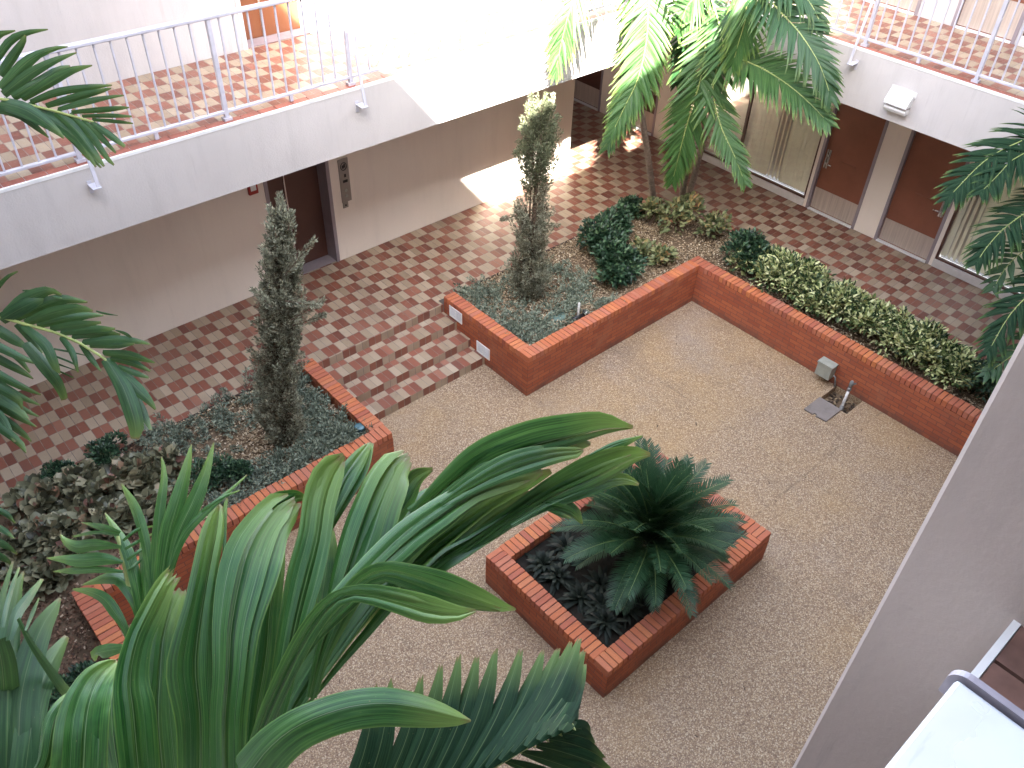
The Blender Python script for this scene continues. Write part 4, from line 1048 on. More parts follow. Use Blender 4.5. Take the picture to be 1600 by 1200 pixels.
# ---- palm reaching in from the left edge
lc = at(-430, 430, 5.2)
lp = empty('palm_tree', (lc[0] + .1, lc[1] - .1, .45), 'palm standing left of the frame with arching fronds crossing the left edge', 'palm')
def leaf_set(seq, d, mats, rach, rd, label, wmul=1.0):
    lb = LB()
    for p in seq:
        tl(lb, [(a, b, c * wmul) for a, b, c in p], d, d + rng.uniform(-.12, .12), rng.uniform(-.06, .02), rng.uniform(-28, 28), rng.uniform(-28, 28), rng.uniform(.2, .45), .05, 9, 5, 0, 0)
    P = catmull(np.array([at(*q) for q in rach]), 24)
    lb.tube(P, np.linspace(rd, rd * .3, 24), 7)
    o = lb.build('frond', mats, lp); o['label'] = label
L1 = [[(-10,100,10),(15,65,12),(40,52,9),(75,46,2)],[(0,118,12),(20,90,14),(36,66,9),(40,55,3)],[(0,138,14),(35,103,18),(60,85,12),(90,75,6),(106,73,2)],[(5,148,12),(40,120,16),(80,97,11),(120,82,2)],[(20,153,12),(60,128,14),(90,108,9),(110,103,4)],[(35,156,10),(80,128,14),(112,110,11),(144,102,2)],[(48,160,8),(90,144,12),(140,136,9),(175,133,2)],[(72,166,8),(120,152,12),(160,142,7),(174,138,2)],[(90,171,6),(130,160,10),(170,152,6),(194,149,2)],[(112,176,6),(160,172,9),(190,169,6),(202,168,2)],[(128,182,5),(170,181,7),(206,182,3)],[(144,187,5),(180,190,6),(208,193,2)],[(142,190,7),(170,210,11),(195,229,5)],[(128,186,6),(155,212,10),(181,239,3)],[(108,178,8),(140,210,12),(165,245,8),(178,258,3)],[(86,174,12),(120,204,16),(148,240,11),(163,260,3)],[(40,164,18),(80,188,22),(118,215,16),(150,261,3)],[(0,160,20),(40,172,24),(80,198,14),(100,216,3)],[(-5,172,12),(30,180,14),(60,202,8),(76,215,2)],[(60,170,12),(95,192,18),(130,230,12),(158,262,3)],[(-30,112,14),(-8,60,12),(24,48,2)],[(20,166,16),(60,180,18),(100,205,12),(140,250,4)]]
leaf_set(L1, 4.7, [m_mid, m_rach], [(-430, 430, 5.2), (-330, 250, 5.0), (-180, 165, 4.8), (-40, 150, 4.7), (40, 163, 4.7), (80, 172, 4.7), (147, 191, 4.7)], .02, 'upper left frond hanging in front of the gallery railing')
L2 = [[(5,492,14),(35,470,22),(65,458,18),(80,455,10),(96,461,3)],[(20,500,14),(60,480,20),(96,468,16),(137,472,3)],[(40,506,12),(80,490,18),(120,482,14),(145,486,3)],[(58,509,10),(100,499,16),(140,492,10),(162,493,2)],[(78,514,9),(120,508,13),(158,504,4)],[(94,520,9),(140,514,13),(180,514,4)],[(112,526,8),(160,521,12),(188,523,3)],[(128,534,9),(180,530,14),(215,533,8),(235,538,2)],[(140,541,6),(180,540,10),(210,537,3)],[(160,552,9),(200,556,14),(228,563,7),(242,567,2)],[(172,560,8),(205,566,12),(235,580,3)],[(184,572,7),(210,582,10),(233,590,3)],[(180,516,2),(196,522,5),(208,530,2)],[(150,486,2),(164,490,3),(184,493,1)],[(35,454,2),(46,455,4),(54,457,2)],[(80,462,2),(88,464,4),(97,466,2)],[(190,580,14),(212,605,20),(232,625,12),(243,640,3)],[(165,560,16),(190,600,24),(205,640,26),(212,670,22),(210,686,12)],[(200,600,12),(222,640,14),(236,672,4)],[(126,538,7),(142,560,9),(158,580,2)],[(94,526,8),(112,550,10),(122,582,3)],[(34,508,10),(70,538,16),(86,572,12),(94,584,2)],[(26,506,9),(52,532,12),(66,552,3)],[(40,535,14),(70,570,20),(92,600,16),(102,625,10)],[(84,545,3),(110,550,3),(136,556,1)],[(86,556,3),(110,566,3),(120,572,1)],[(88,568,3),(122,580,1)],[(92,580,3),(115,590,2)],[(0,500,18),(40,478,22),(75,462,8)],[(-15,508,16),(20,530,16),(45,545,3)]]
leaf_set(L2, 4.4, [m_mid, m_rach], [(-430, 430, 5.2), (-250, 420, 4.8), (-60, 465, 4.5), (0, 495, 4.4), (60, 512, 4.4), (100, 524, 4.4), (140, 545, 4.4), (175, 570, 4.4), (200, 600, 4.4), (213, 640, 4.4), (214, 675, 4.4)], .018, 'middle left frond drooping over the tiled walk')
L3 = []
for (tx, ty, sh) in ((64, 570, 0), (52, 592, 2), (64, 617, 3), (63, 633, 4), (61, 651, 6), (57, 667, 8), (49, 690, 12), (41, 708, 16), (35, 640, 5), (46, 655, 6)):
    L3.append([(-60, ty - 62 - sh * 2, 9), (-15, ty - 36 - sh, 14), (28, ty - 14 - sh * .3, 11), (tx, ty, 2)])
L3 += [[(-20, 470, 8), (8, 436, 6), (28, 424, 2)], [(-20, 790, 8), (8, 802, 9), (24, 818, 2)], [(-20, 815, 8), (6, 828, 9), (22, 841, 2)], [(-25, 838, 14), (8, 852, 10), (27, 866, 2)], [(-25, 860, 14), (4, 872, 10), (20, 884, 2)], [(-20, 540, 10), (20, 552, 12), (47, 582, 3)], [(-30, 600, 16), (0, 615, 16), (30, 640, 4)], [(-30, 630, 16), (0, 650, 14), (24, 690, 4)]]
leaf_set(L3, 4.9, [m_mid, m_rach], [(-430, 430, 5.2), (-260, 470, 5.0), (-90, 590, 4.9), (-40, 720, 4.9), (-20, 850, 4.9)], .018, 'lower left frond with bluish blades at the frame edge')
base = np.array(lp.location)
trunk(lp, [base, base + (lc - base) * .5 + (-.06, .05, 0), lc - (0, 0, .5)], .12, .08, m_bark)
MB().tube(catmull([lc - (0, 0, .52), lc - (0, 0, .25), lc], 8), [.08, .085, .085, .075, .06, .05, .04, .02], 12).build('crownshaft', m_shaft, lp, True)
for az_ in (2.2, 3.4, 4.3):
    lb = LB(); dr = np.array([math.cos(az_), math.sin(az_), 0])
    frond(lb, [lc, lc + dr * .5 + (0, 0, .45), lc + dr * 1.1 + (0, 0, .45), lc + dr * 1.7 + (0, 0, .0)], 30, .5, .045)
    lb.build('frond', [m_mid, m_rach], lp)

# ---- clump of three palms in the far corner of the bed
def H(u, v, ax, val): return hit(u, v, ax, val)
def palm3(label, tr, crown, fronds, r0=.055, extra=()):
    b0 = np.array(tr[0]); b0[2] = .42
    t = empty('palm_tree', b0, label, 'palm', 'palms in the far corner clump')
    trunk(t, [b0] + tr[1:], r0, r0 * .72, m_bark)
    c = np.array(crown)
    MB().tube(catmull([tr[-1], (np.array(tr[-1]) + c) / 2, c], 8), [r0 * .75, r0 * .95, r0, r0 * .95, r0 * .8, r0 * .6, r0 * .4, .01], 10).build('crownshaft', m_shaft, t, True)
    for (pts, n, L, W, dr, mat) in fronds:
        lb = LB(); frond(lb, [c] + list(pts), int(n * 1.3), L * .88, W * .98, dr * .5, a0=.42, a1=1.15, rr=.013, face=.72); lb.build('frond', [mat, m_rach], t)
    for az_, el in extra:
        d = np.array([math.cos(az_), math.sin(az_), 0]); lb = LB()
        frond(lb, [c, c + d * .45 + (0, 0, .5 * el), c + d * 1.0 + (0, 0, .6 * el), c + d * 1.5 + (0, 0, .25 * el)], 34, .6, .055, .35); lb.build('frond', [m_back, m_rach], t)
    return t
y_ = 1.72
c1 = H(988, -60, 1, 1.6)
palm3('left slender palm of the far clump, one frond catching full sun', [H(1025, 322, 1, 1.84), H(1012, 240, 1, y_), H(1003, 180, 1, y_), H(995, 100, 1, y_), H(990, 20, 1, 1.65)], c1, [
    ([H(1012, -30, 1, 1.3), H(1013, 20, 1, 1.15), H(1009, 72, 1, 1.1), H(996, 125, 1, 1.1), H(977, 165, 1, 1.12), H(958, 205, 1, 1.15)], 44, .56, .062, .42, m_back),
    ([H(930, -60, 1, 1.4), H(895, 5, 1, 1.35), H(880, 55, 1, 1.4), H(868, 112, 1, 1.45)], 36, .50, .055, .45, m_back),
    ([H(1000, 30, 1, 1.75), H(992, 110, 1, 1.6), H(975, 175, 1, 1.5), H(951, 228, 1, 1.45)], 36, .58, .055, .30, m_back)], extra=((2.5, 1.0), (4.4, 1.2)))
c2 = H(1108, -15, 0, 4.55)
palm3('middle slender palm of the far clump with a hanging frond in front', [H(1063, 318, 0, 4.95), H(1082, 212, 0, 4.8), H(1097, 122, 0, 4.7), H(1104, 60, 0, 4.65), H(1108, 25, 0, 4.6)], c2, [
    ([H(1104, 60, 0, 4.2), H(1094, 125, 0, 4.0), H(1080, 172, 0, 3.95), H(1066, 222, 0, 3.9), H(1051, 282, 0, 3.9)], 40, .66, .062, .20, m_back),
    ([H(1092, -10, 0, 4.3), H(1075, 8, 0, 4.2), H(1066, 30, 0, 4.15), H(1060, 48, 0, 4.15)], 26, .52, .055, .40, m_back),
    ([H(1085, 40, 0, 4.7), H(1072, 80, 0, 4.7), H(1058, 128, 0, 4.7)], 28, .50, .055, .45, m_mid),
    ([H(1130, 70, 0, 4.2), H(1114, 130, 0, 4.1), H(1124, 190, 0, 4.05), H(1146, 240, 0, 4.0), H(1163, 283, 0, 4.0)], 36, .55, .058, .16, m_back),
    ([H(1118, 30, 0, 4.5), H(1110, 80, 0, 4.5), H(1104, 120, 0, 4.55)], 24, .42, .05, .5, m_mid)], extra=((1.0, .8), (1.9, 1.2)))
c3 = H(1146, 5, 0, 4.5)
palm3('right slender palm of the far clump with long fronds arching right', [H(1072, 318, 0, 4.98), H(1100, 216, 0, 4.8), H(1121, 147, 0, 4.7), H(1132, 98, 0, 4.65), H(1141, 45, 0, 4.58)], c3, [
    ([H(1135, 78, 0, 4.2), H(1165, 95, 0, 4.1), H(1197, 110, 0, 4.05), H(1240, 139, 0, 4.0), H(1276, 172, 0, 4.0), H(1292, 190, 0, 4.0)], 46, .62, .06, .38, m_back),
    ([H(1180, -25, 0, 4.2), H(1215, 14, 0, 4.0), H(1250, 52, 0, 3.95), H(1280, 100, 0, 3.95), H(1298, 150, 0, 3.95)], 46, .62, .06, .42, m_mid),
    ([H(1160, -25, 0, 4.0), H(1166, 20, 0, 3.9), H(1156, 60, 0, 3.9), H(1146, 95, 0, 3.9)], 34, .55, .062, .55, m_back),
    ([H(1180, -45, 0, 4.2), H(1225, -20, 0, 4.1), H(1262, 0, 0, 4.1), H(1284, 40, 0, 4.1)], 34, .5, .055, .4, m_mid),
    ([H(1150, 30, 0, 4.4), H(1160, 75, 0, 4.35), H(1165, 110, 0, 4.4)], 26, .42, .05, .5, m_mid)], extra=((5.6, 1.0), (.3, .9)))

# ---- palm behind the taupe pillar at the right edge
rc_ = at(1700, 290, 10.2)
rp = empty('palm_tree', (rc_[0], rc_[1] + .02, .45), 'palm in the right bed, its dark fronds hanging in from behind the pillar', 'palm')
base = np.array(rp.location)
trunk(rp, [base, base + (rc_ - base) * .5 + (-.05, .03, 0), rc_ - (0, 0, .45)], .08, .055, m_bark)
MB().tube(catmull([rc_ - (0, 0, .47), rc_ - (0, 0, .2), rc_], 8), [.055, .065, .065, .055, .05, .04, .03, .01], 10).build('crownshaft', m_shaft, rp, True)
for pts, n, L, dr, mt in (([(1650, 205, 10.0), (1592, 222, 9.8), (1538, 252, 9.75), (1484, 306, 9.7)], 40, .52, .30, m_mid), ([(1655, 225, 9.9), (1590, 245, 9.7), (1558, 275, 9.65), (1533, 300, 9.6)], 36, .46, .34, m_mid),
        ([(1655, 300, 9.9), (1580, 348, 9.6), (1547, 380, 9.55), (1527, 408, 9.5)], 36, .44, .36, m_mid), ([(1660, 355, 10.0), (1600, 392, 9.8), (1572, 418, 9.8), (1553, 449, 9.8)], 22, .42, .1, m_fan),
        ([(1670, 400, 9.9), (1618, 450, 9.6), (1578, 492, 9.55), (1545, 548, 9.5)], 38, .46, .34, m_mid), ([(1670, 470, 9.9), (1615, 530, 9.7), (1575, 560, 9.6), (1545, 582, 9.6)], 30, .40, .30, m_fan),
        ([(1740, 180, 10.2), (1800, 140, 10.4), (1860, 180, 10.6), (1890, 260, 10.8)], 30, .5, .4, m_mid)):
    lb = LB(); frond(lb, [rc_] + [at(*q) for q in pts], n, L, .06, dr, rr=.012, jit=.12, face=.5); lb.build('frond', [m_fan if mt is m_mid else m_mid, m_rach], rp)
# ---- cycad in the middle planter
hc = hit(1013, 842, 2, .80)
cy = empty('cycad', (hc[0], hc[1], HC - .12), 'dark green cycad with stiff feathery fronds filling the middle brick planter', 'cycad')
hz = .80 - (HC - .12)
MB().tube([(hc[0], hc[1], HC - .15), (hc[0], hc[1], .58), (hc[0], hc[1], .74), (hc[0], hc[1], .80)], [.13, .14, .11, .03], 14).build('trunk', plain('shaggy_cycad_trunk', (.12, .08, .05), .95, 0, .5, 40), cy)
def cycad_frond(Lr, sag):
    lb = LB(); s_ = np.linspace(0, 1, 12)
    R_ = np.stack([Lr * s_ * (1 - .12 * sag * s_), 0 * s_, Lr * (.10 * np.sin(s_ * 2.6) - sag * .40 * s_ ** 2.2)], -1)
    lb.tube(R_, np.linspace(.009, .003, 12), 5, 1)
    n = 50
    for i in range(n):
        t = .10 + .90 * i / (n - 1); k = min(int(t * 11), 10); f = t * 11 - k; p0 = R_[k] * (1 - f) + R_[k + 1] * f; T = nrm(R_[k + 1] - R_[k])
        N = nrm(np.cross(T, (0, 1, 0))) * 1.0; N = N if N[2] > 0 else -N
        l_ = .20 * math.sin(math.pi * (.12 + .80 * t)) ** .7
        for sd in (-1, 1):
            d = nrm(np.array([0, sd, 0]) * 1.0 + T * (.45 + .6 * t) + N * .42 + rng.normal(0, .05, 3))
            P = p0 + d * (l_ * np.linspace(0, 1, 4))[:, None] + np.array([0, 0, -1]) * (.10 * l_ * np.linspace(0, 1, 4) ** 2)[:, None]
            TT = nrm(np.gradient(P, axis=0)); SS = nrm(np.cross(TT, N)); NN = np.cross(SS, TT)
            lb.ribbon(P, np.array([.010, .013, .0105, .0012]), SS, NN, 2, 0)
    return np_mesh('frond', np.concatenate(lb.V), np.concatenate(lb.Q), [m_sago, m_rach2], np.concatenate(lb.UV), True, np.concatenate(lb.MI))
m_rach2 = plain('dark_green_rachis', (.10, .15, .045), .5, 0, .2, 15)
protos = [cycad_frond(L_, s_) for L_, s_ in ((1.0, .25), (1.14, .48), (1.12, .72), (.92, .95))]
for i in range(78):
    q = i / 77; az_ = i * 2.39996 + rng.normal(0, .12)
    el = math.radians(80 - 68 * q ** 1.0 + rng.normal(0, 4)); kind = min(3, int(q * 3.6))
    o = link('frond', protos[kind], cy, (0, 0, hz - .02 - .14 * q))
    o.rotation_euler = (rng.normal(0, .12), -el, az_); k = rng.uniform(.86, 1.06); o.scale = (k, k, k)

lb = LB()
for i in range(40):
    az_ = i * 2.4; el = rng.uniform(.9, 1.5); d = np.array([math.cos(az_) * math.cos(el), math.sin(az_) * math.cos(el), math.sin(el)]); P = np.array([hc[0], hc[1], .76]) + d * (rng.uniform(.10, .22) * np.linspace(0, 1, 4))[:, None]
    T = nrm(np.gradient(P, axis=0)); S = nrm(np.cross(T, (.3, .2, 1.0) + 0 * T)); lb.ribbon(P, .012 * np.array([1, .9, .6, .1]), S, np.cross(S, T), 2, 0)
lb.build('heart', [plain('tan_cycad_heart', (.20, .16, .08), .8, 0, .4, 30)], cy)

# ---- leaf primitives for shrubs
def leaf_geo(P, D, Nn, l, w, bend=.15):
    """many 6-vertex folded leaves: positions, directions, normals, lengths, widths"""
    P, D, Nn = P, nrm(D), nrm(Nn); S = nrm(np.cross(D, Nn)); Nn = np.cross(S, D); l = l[:, None]; w = w[:, None]
    up = Nn
    v = [P, P + D * l * .35 + S * w * .5 + up * w * bend, P + D * l * .75 + S * w * .36 + up * w * bend * .6 - up * l * .04, P + D * l - up * l * .10,
         P + D * l * .75 - S * w * .36 + up * w * bend * .6 - up * l * .04, P + D * l * .35 - S * w * .5 + up * w * bend]
    V = np.stack(v, 1).reshape(-1, 3); b = np.arange(len(P))[:, None] * 6
    Q = np.concatenate([b + [0, 1, 2, 3], b + [0, 3, 4, 5]], 0)
    return V, Q
def randdir(n): return nrm(rng.normal(0, 1, (n, 3)))
def leaves_obj(name, mats, parent, P, D, Nn, l, w, bend=.15):
    V, Q = leaf_geo(P, D, Nn, l, w, bend)
    org = np.array(parent.location) if parent is not None else np.zeros(3)
    return link(name, np_mesh(name, V, Q, mats, None, False, None, org), parent)
def shrub(name, label, cat, c, r, n, mat, ll, lw, stems=6, group=None, shell=.6, updir=.5, stem_mat=None, clumps=10):
    """c: ground point; r: (rx, ry, height)"""
    t = empty(name, c, label, cat, group); c = np.array(c, float); r = np.array(r)
    cc = nrm(rng.normal(0, 1, (clumps, 3)) * (1, 1, .8)); cc[:, 2] = np.abs(cc[:, 2]) * 1.0 - .1
    ctr = c + (0, 0, r[2] * .42) + cc * rng.uniform(.35, .68, (clumps, 1)) * (r[0], r[1], r[2] * .62)
    k = rng.integers(0, clumps, n); d = randdir(n); d[:, 2] = np.where(rng.random(n) < .75, np.abs(d[:, 2]), d[:, 2])
    rad = rng.uniform(.30, .50, clumps)[k][:, None] * (shell + (1 - shell) * rng.random((n, 1)) ** .5)
    P = ctr[k] + d * rad * (r[0], r[1], r[2] * .62)
    P[:, 2] = np.maximum(P[:, 2], c[2] + .03)
    D = nrm(d + randdir(n) * .7 + (0, 0, updir * .5)); Nn = nrm(randdir(n) * .6 + d * .5 + (0, 0, 1.0))
    leaves_obj('foliage', mat, t, P, D, Nn, ll * rng.uniform(.65, 1.2, n), lw * rng.uniform(.7, 1.15, n))
    s = MB()
    for i in range(stems):
        e_ = ctr[i % clumps]; s.tube([c + rng.normal(0, .02, 3) * (1, 1, 0), (c + e_) / 2 + rng.normal(0, .02, 3), e_], [.010, .008, .004], 5, cap=False)
    s.build('stems', stem_mat or m_twig, t)
    return t
m_twig = plain('brown_twig', (.11, .075, .05), .9, 0, .3, 30)
m_dk = cloud_mat('dark_green_leaf', [(0, (.012, .030, .016)), (.45, (.024, .060, .030)), (.8, (.055, .115, .055)), (1, (.11, .18, .085))], .40, .12, .5)
m_vg = cloud_mat('variegated_leaf', [(0, (.018, .042, .016)), (.30, (.045, .085, .028)), (.45, (.15, .20, .07)), (.62, (.44, .48, .20)), (1, (.66, .66, .36))], .42, .15)
m_vg.node_tree.nodes['Color Ramp'].color_ramp.interpolation = 'LINEAR'
m_cr = cloud_mat('yellowing_leaf', [(0, (.07, .10, .045)), (.4, (.17, .20, .085)), (.76, (.28, .28, .13)), (.90, (.36, .25, .10)), (.96, (.30, .11, .07)), (1, (.44, .40, .26))], .5, .18)
m_br = cloud_mat('bronzed_leaf', [(0, (.045, .045, .03)), (.25, (.11, .115, .068)), (.6, (.21, .205, .125)), (.86, (.31, .28, .175)), (.94, (.24, .10, .06)), (1, (.12, .07, .06))], .38, .08)
m_bm = cloud_mat('dark_bromeliad_leaf', [(0, (.006, .010, .007)), (.5, (.014, .020, .014)), (.85, (.034, .040, .028)), (1, (.09, .075, .06))], .6, .05, .2)

def bed(u, v, z=.52): p = hit(u, v, 2, z); return (p[0], p[1], .5)
# dark green shrubs in the corner bed
for (u, v, rx, ry, h_, lab) in ((938, 398, .44, .40, .66, 'rounded dark green shrub between the far juniper and the yellowing shrub'), (966, 440, .46, .32, .50, 'low dark green shrub against the back brick wall'),
        (952, 420, .42, .40, .58, 'dark green shrub just in front of the rounded one, spilling toward the wall'), (958, 372, .34, .30, .55, 'dark green shrub behind the rounded one near the tiled edge'), (1158, 424, .44, .50, .66, 'dark green shrub at the inner corner, just left of the variegated hedge'), (985, 338, .34, .24, .36, 'small dark shrub at the tiled edge near the left palm trunk')):
    shrub('shrub', lab, 'shrub', bed(u, v), (rx, ry, h_), 1900, m_dk, .085, .042, 9, 'dark green shrubs', clumps=16, shell=.3)
for (u, v, rx, h_, n, lab) in ((1062, 362, .56, .70, 430, 'sparse yellowing shrub with bare stems at the foot of the palms'), (1015, 352, .32, .5, 170, 'small yellow-orange shrub at the base of the left palm trunk'), (1000, 402, .24, .34, 170, 'thin croton seedling with yellow leaves in the chips'), (1035, 412, .26, .36, 200, 'low reddish croton behind the back brick wall'), (1112, 374, .34, .5, 260, 'olive leggy shrub left of the inner corner shrub')):
    shrub('shrub', lab, 'shrub', bed(u, v), (rx, rx * .8, h_), n, m_cr, .105, .062, 10, 'yellowing shrubs', .4, .3)
nn = 9
for i in range(nn):
    y_ = -.62 - i * .40
    shrub('shrub', 'yellow variegated shrub, number %s along the hedge from the inner wall corner' % ('one two three four five six seven eight nine'.split()[i]), 'shrub', (4.26 + rng.normal(0, .04), y_, .5),
          (.46, .44, .64 + rng.uniform(-.08, .06)), 1500, m_vg, .088, .036, 8, 'variegated hedge above the right wall', clumps=13, shell=.35)
for i, y_ in enumerate((-4.22, -4.62, -5.1)):
    shrub('shrub', ['dark green shrub closing the right end of the variegated hedge', 'dark green shrub behind the pillar edge, past the hedge', 'dark green shrub hidden behind the taupe pillar'][i], 'shrub', (4.3, y_, .5), (.36, .32, .55), 1300, m_dk, .06, .03, 6, 'dark green shrubs', clumps=12)

# left bed: bronzed broad leaves and dark fine shrubs
k = 0
for (u, v, rx, h_) in ((60, 800, .42, .26), (125, 778, .42, .28), (195, 762, .40, .30), (255, 745, .36, .30), (90, 842, .42, .26), (160, 830, .42, .28), (30, 856, .40, .24), (225, 812, .36, .26), (110, 895, .40, .24), (50, 910, .36, .22)):
    shrub('bedding_plant', 'broad-leaved bronzed plant in the left bed, ' + ['near the tiled edge at far left', 'second along the tiled edge', 'below the dark fine shrub', 'beside the creeping juniper', 'in the middle at far left', 'in the middle of the patch', 'lowest by the frame edge', 'nearest the brick wall', 'just above the wall corner', 'at the bottom left of the patch'][k], 'bedding plant', bed(u, v), (rx, rx * .8, h_), 300, m_br, .135, .115, 5, 'bronzed bedding plants', .15, .6); k += 1
for (u, v, rx, lab) in ((95, 760, .22, 'fine-leaved dark shrub at the tiled edge, leftmost of two'), (175, 722, .32, 'fine-leaved dark shrub at the tiled edge below the hanging frond'), (330, 752, .30, 'dark green shrub at the left brick wall beside the creeping juniper'), (376, 752, .22, 'small dark shrub pressed against the left brick coping')):
    shrub('shrub', lab, 'shrub', bed(u, v), (rx, rx * .9, .36), 1300, m_dk, .05, .022, 6, 'dark green shrubs')
for (y_, lab) in ((-.9, 'dark low shrub below the left wall corner'), (-1.7, 'dark low shrub further down the left bed')):
    shrub('shrub', lab, 'shrub', (-6.45, y_, .5), (.36, .36, .34), 1100, m_dk, .06, .03, 6, 'dark green shrubs')

# dark rosettes under the cycad
sp = [(CX0 + .32, CY1 - .32), (CX0 + .36, CY1 - .66), (CX0 + .34, CY1 - 1.02), (CX0 + .40, CY0 + .42), (CX0 + .74, CY0 + .36), (CX0 + 1.08, CY0 + .38), (CX0 + 1.45, CY0 + .34), (CX0 + .74, CY0 + .80), (CX0 + .78, CY1 - .36), (CX1 - .38, CY0 + .36), (CX1 - .36, CY1 - .4), (CX1 - .9, CY1 - .35), (CX0 + .56, CY0 + .62)]
lab_ = ['at the left corner under the cycad', 'second up the left side', 'third up the left side', 'at the front corner of the planter', 'second along the front side', 'third along the front side', 'fourth along the front side', 'tucked near the cycad trunk at front', 'tucked behind the left corner', 'at the right corner of the planter', 'at the far corner of the planter', 'along the far side of the planter', 'between the front corner and the cycad']
for (x_, y_), la in zip(sp, lab_):
    x_ = min(max(x_, CX0 + .45), CX1 - .45); y_ = min(max(y_, CY0 + .45), CY1 - .45)
    b0 = np.array([x_, y_, HC - .13]); t = empty('bromeliad', b0, 'dark glossy rosette plant ' + la, 'bromeliad', 'dark rosettes in the middle planter')
    lb = LB(); n = 34
    for i in range(n):
        az_ = i * 2.4 + rng.normal(0, .2); el = math.radians(78 - 62 * (i / n) + rng.normal(0, 6)); d = np.array([math.cos(az_) * math.cos(el), math.sin(az_) * math.cos(el), math.sin(el)])
        l_ = rng.uniform(.19, .27); s_ = np.linspace(0, 1, 7)
        P = b0 + (0, 0, .02) + d * (l_ * s_)[:, None] + np.array([0, 0, -1]) * (l_ * .45 * s_ ** 2.5)[:, None] + np.array([math.cos(az_), math.sin(az_), 0]) * (l_ * .18 * s_ ** 2)[:, None]
        T = nrm(np.gradient(P, axis=0)); S = nrm(np.cross(T, (0, 0, 1.0) + 0 * T)); lb.ribbon(P, .052 * np.array([.8, .95, 1, 1, .9, .65, .1]), S, nrm(np.cross(S, T)), 3, .3)
    lb.build('leaves', [m_bm], t)

# ---- junipers
m_jg = cloud_mat('juniper_spray', [(0, (.11, .098, .07)), (.35, (.195, .20, .142)), (.7, (.29, .305, .22)), (1, (.39, .38, .27))], .75, .10, .2)
m_jt = cloud_mat('juniper_top_spray', [(0, (.08, .085, .05)), (.5, (.135, .155, .09)), (1, (.19, .205, .12))], .7, .18, .2)  # top sprays coloured darker to offset the sunlight on them
m_jc = cloud_mat('creeping_juniper_spray', [(0, (.09, .105, .08)), (.35, (.16, .195, .145)), (.7, (.25, .295, .225)), (1, (.36, .385, .28))], .75, .10, .2)
m_jd = cloud_mat('juniper_dead_twigs', [(0, (.045, .034, .026)), (.6, (.105, .080, .055)), (1, (.20, .155, .10))], .85, .05, .2)
class Sprays:
    def __init__(s): s.V = []; s.n = 0
    def plume(s, b, d, L, R, n, l=(.022, .055), w=(.0045, .009), sp=.6):
        u = rng.random(n) ** .8; ra = randdir(n); ra -= (ra @ d)[:, None] * d; ra = nrm(ra)
        rr = R * (1 - u * .75) * np.sqrt(rng.random(n)); P = np.asarray(b) + d * (u * L)[:, None] + ra * rr[:, None]
        D = nrm(d * .8 + ra * sp + randdir(n) * .45); S = nrm(np.cross(D, randdir(n)))
        l_ = rng.uniform(*l, n)[:, None]; w_ = rng.uniform(*w, n)[:, None]
        s.V.append(np.stack([P, P + D * l_ * .5 + S * w_, P + D * l_, P + D * l_ * .5 - S * w_], 1)); s.n += n
    def build(s, name, mat, parent, org=(0, 0, 0)):
        V = np.concatenate(s.V).reshape(-1, 3); Q = np.arange(len(V)).reshape(-1, 4)
        return link(name, np_mesh(name, V, Q, mat, None, False, None, org), parent)
def juniper(label, base, axis, prof, nplume, nspray, topf=9.0, gap=None, tufts=(), dead=.3):
    """axis: points of the leader; prof(f) -> radius"""
    t = empty('juniper', base, label, 'juniper', None); A_ = catmull(np.array(axis), 60); org = np.array(base)
    tr = MB(); tr.tube(A_[:56], np.linspace(.045, .008, 56), 8, cap=False)
    for k in range(3):
        off = np.cumsum(rng.normal(0, .004, (60, 3)), axis=0) + np.array([math.cos(k * 2.1), math.sin(k * 2.1), 0]) * .05
        tr.tube((A_ + off)[:52:3], np.linspace(.026, .006, 18), 6, cap=False)
    tr.build('trunk', m_twig, t)
    g, top, de = Sprays(), Sprays(), Sprays()
    for i in range(nplume):
        f = (i + rng.random()) / nplume; k = min(int(f * 59), 58); p = A_[k]; az_ = i * 2.39996 + rng.normal(0, .4); r = prof(f)
        if gap and gap[0] < f < gap[1] and rng.random() < .72: continue
        out = np.array([math.cos(az_), math.sin(az_), 0]); lean = rng.uniform(.22, .70)
        d = nrm(out * lean + (0, 0, 1.0)); L = r / lean * 1.35 * rng.uniform(.7, 1.1); L = min(L, .50)
        b0 = p + out * r * .22 - np.array([0, 0, L * .45])
        b0[2] = max(b0[2], base[2] + .02)
        (top if f > topf else g).plume(b0, d, L, r * rng.uniform(.22, .34), int(nspray * rng.uniform(.6, 1.2)))
        if rng.random() < dead: de.plume(p, nrm(out + (0, 0, .5)), r * .7, r * .3, int(nspray * .6), (.02, .06), (.003, .006))
    for (u, v, d_, uu, vv, dd) in tufts:
        p, q = at(u, v, d_), at(uu, vv, dd); L = np.linalg.norm(q - p); g.plume(p, (q - p) / L, L, .055, 260, sp=.5)
        tr2 = MB().tube([p, (p + q) / 2, q], [.008, .006, .003], 5, cap=False); tr2.build('branch', m_twig, t)
    g.build('foliage', m_jg, t, org)
    if top.n: top.build('foliage', m_jt, t, org)
    de.build('dead_twigs', m_jd, t, org)
    return t
j1 = np.array([-3.26, .85, .50]); top1 = at(438, 330, 8.45)
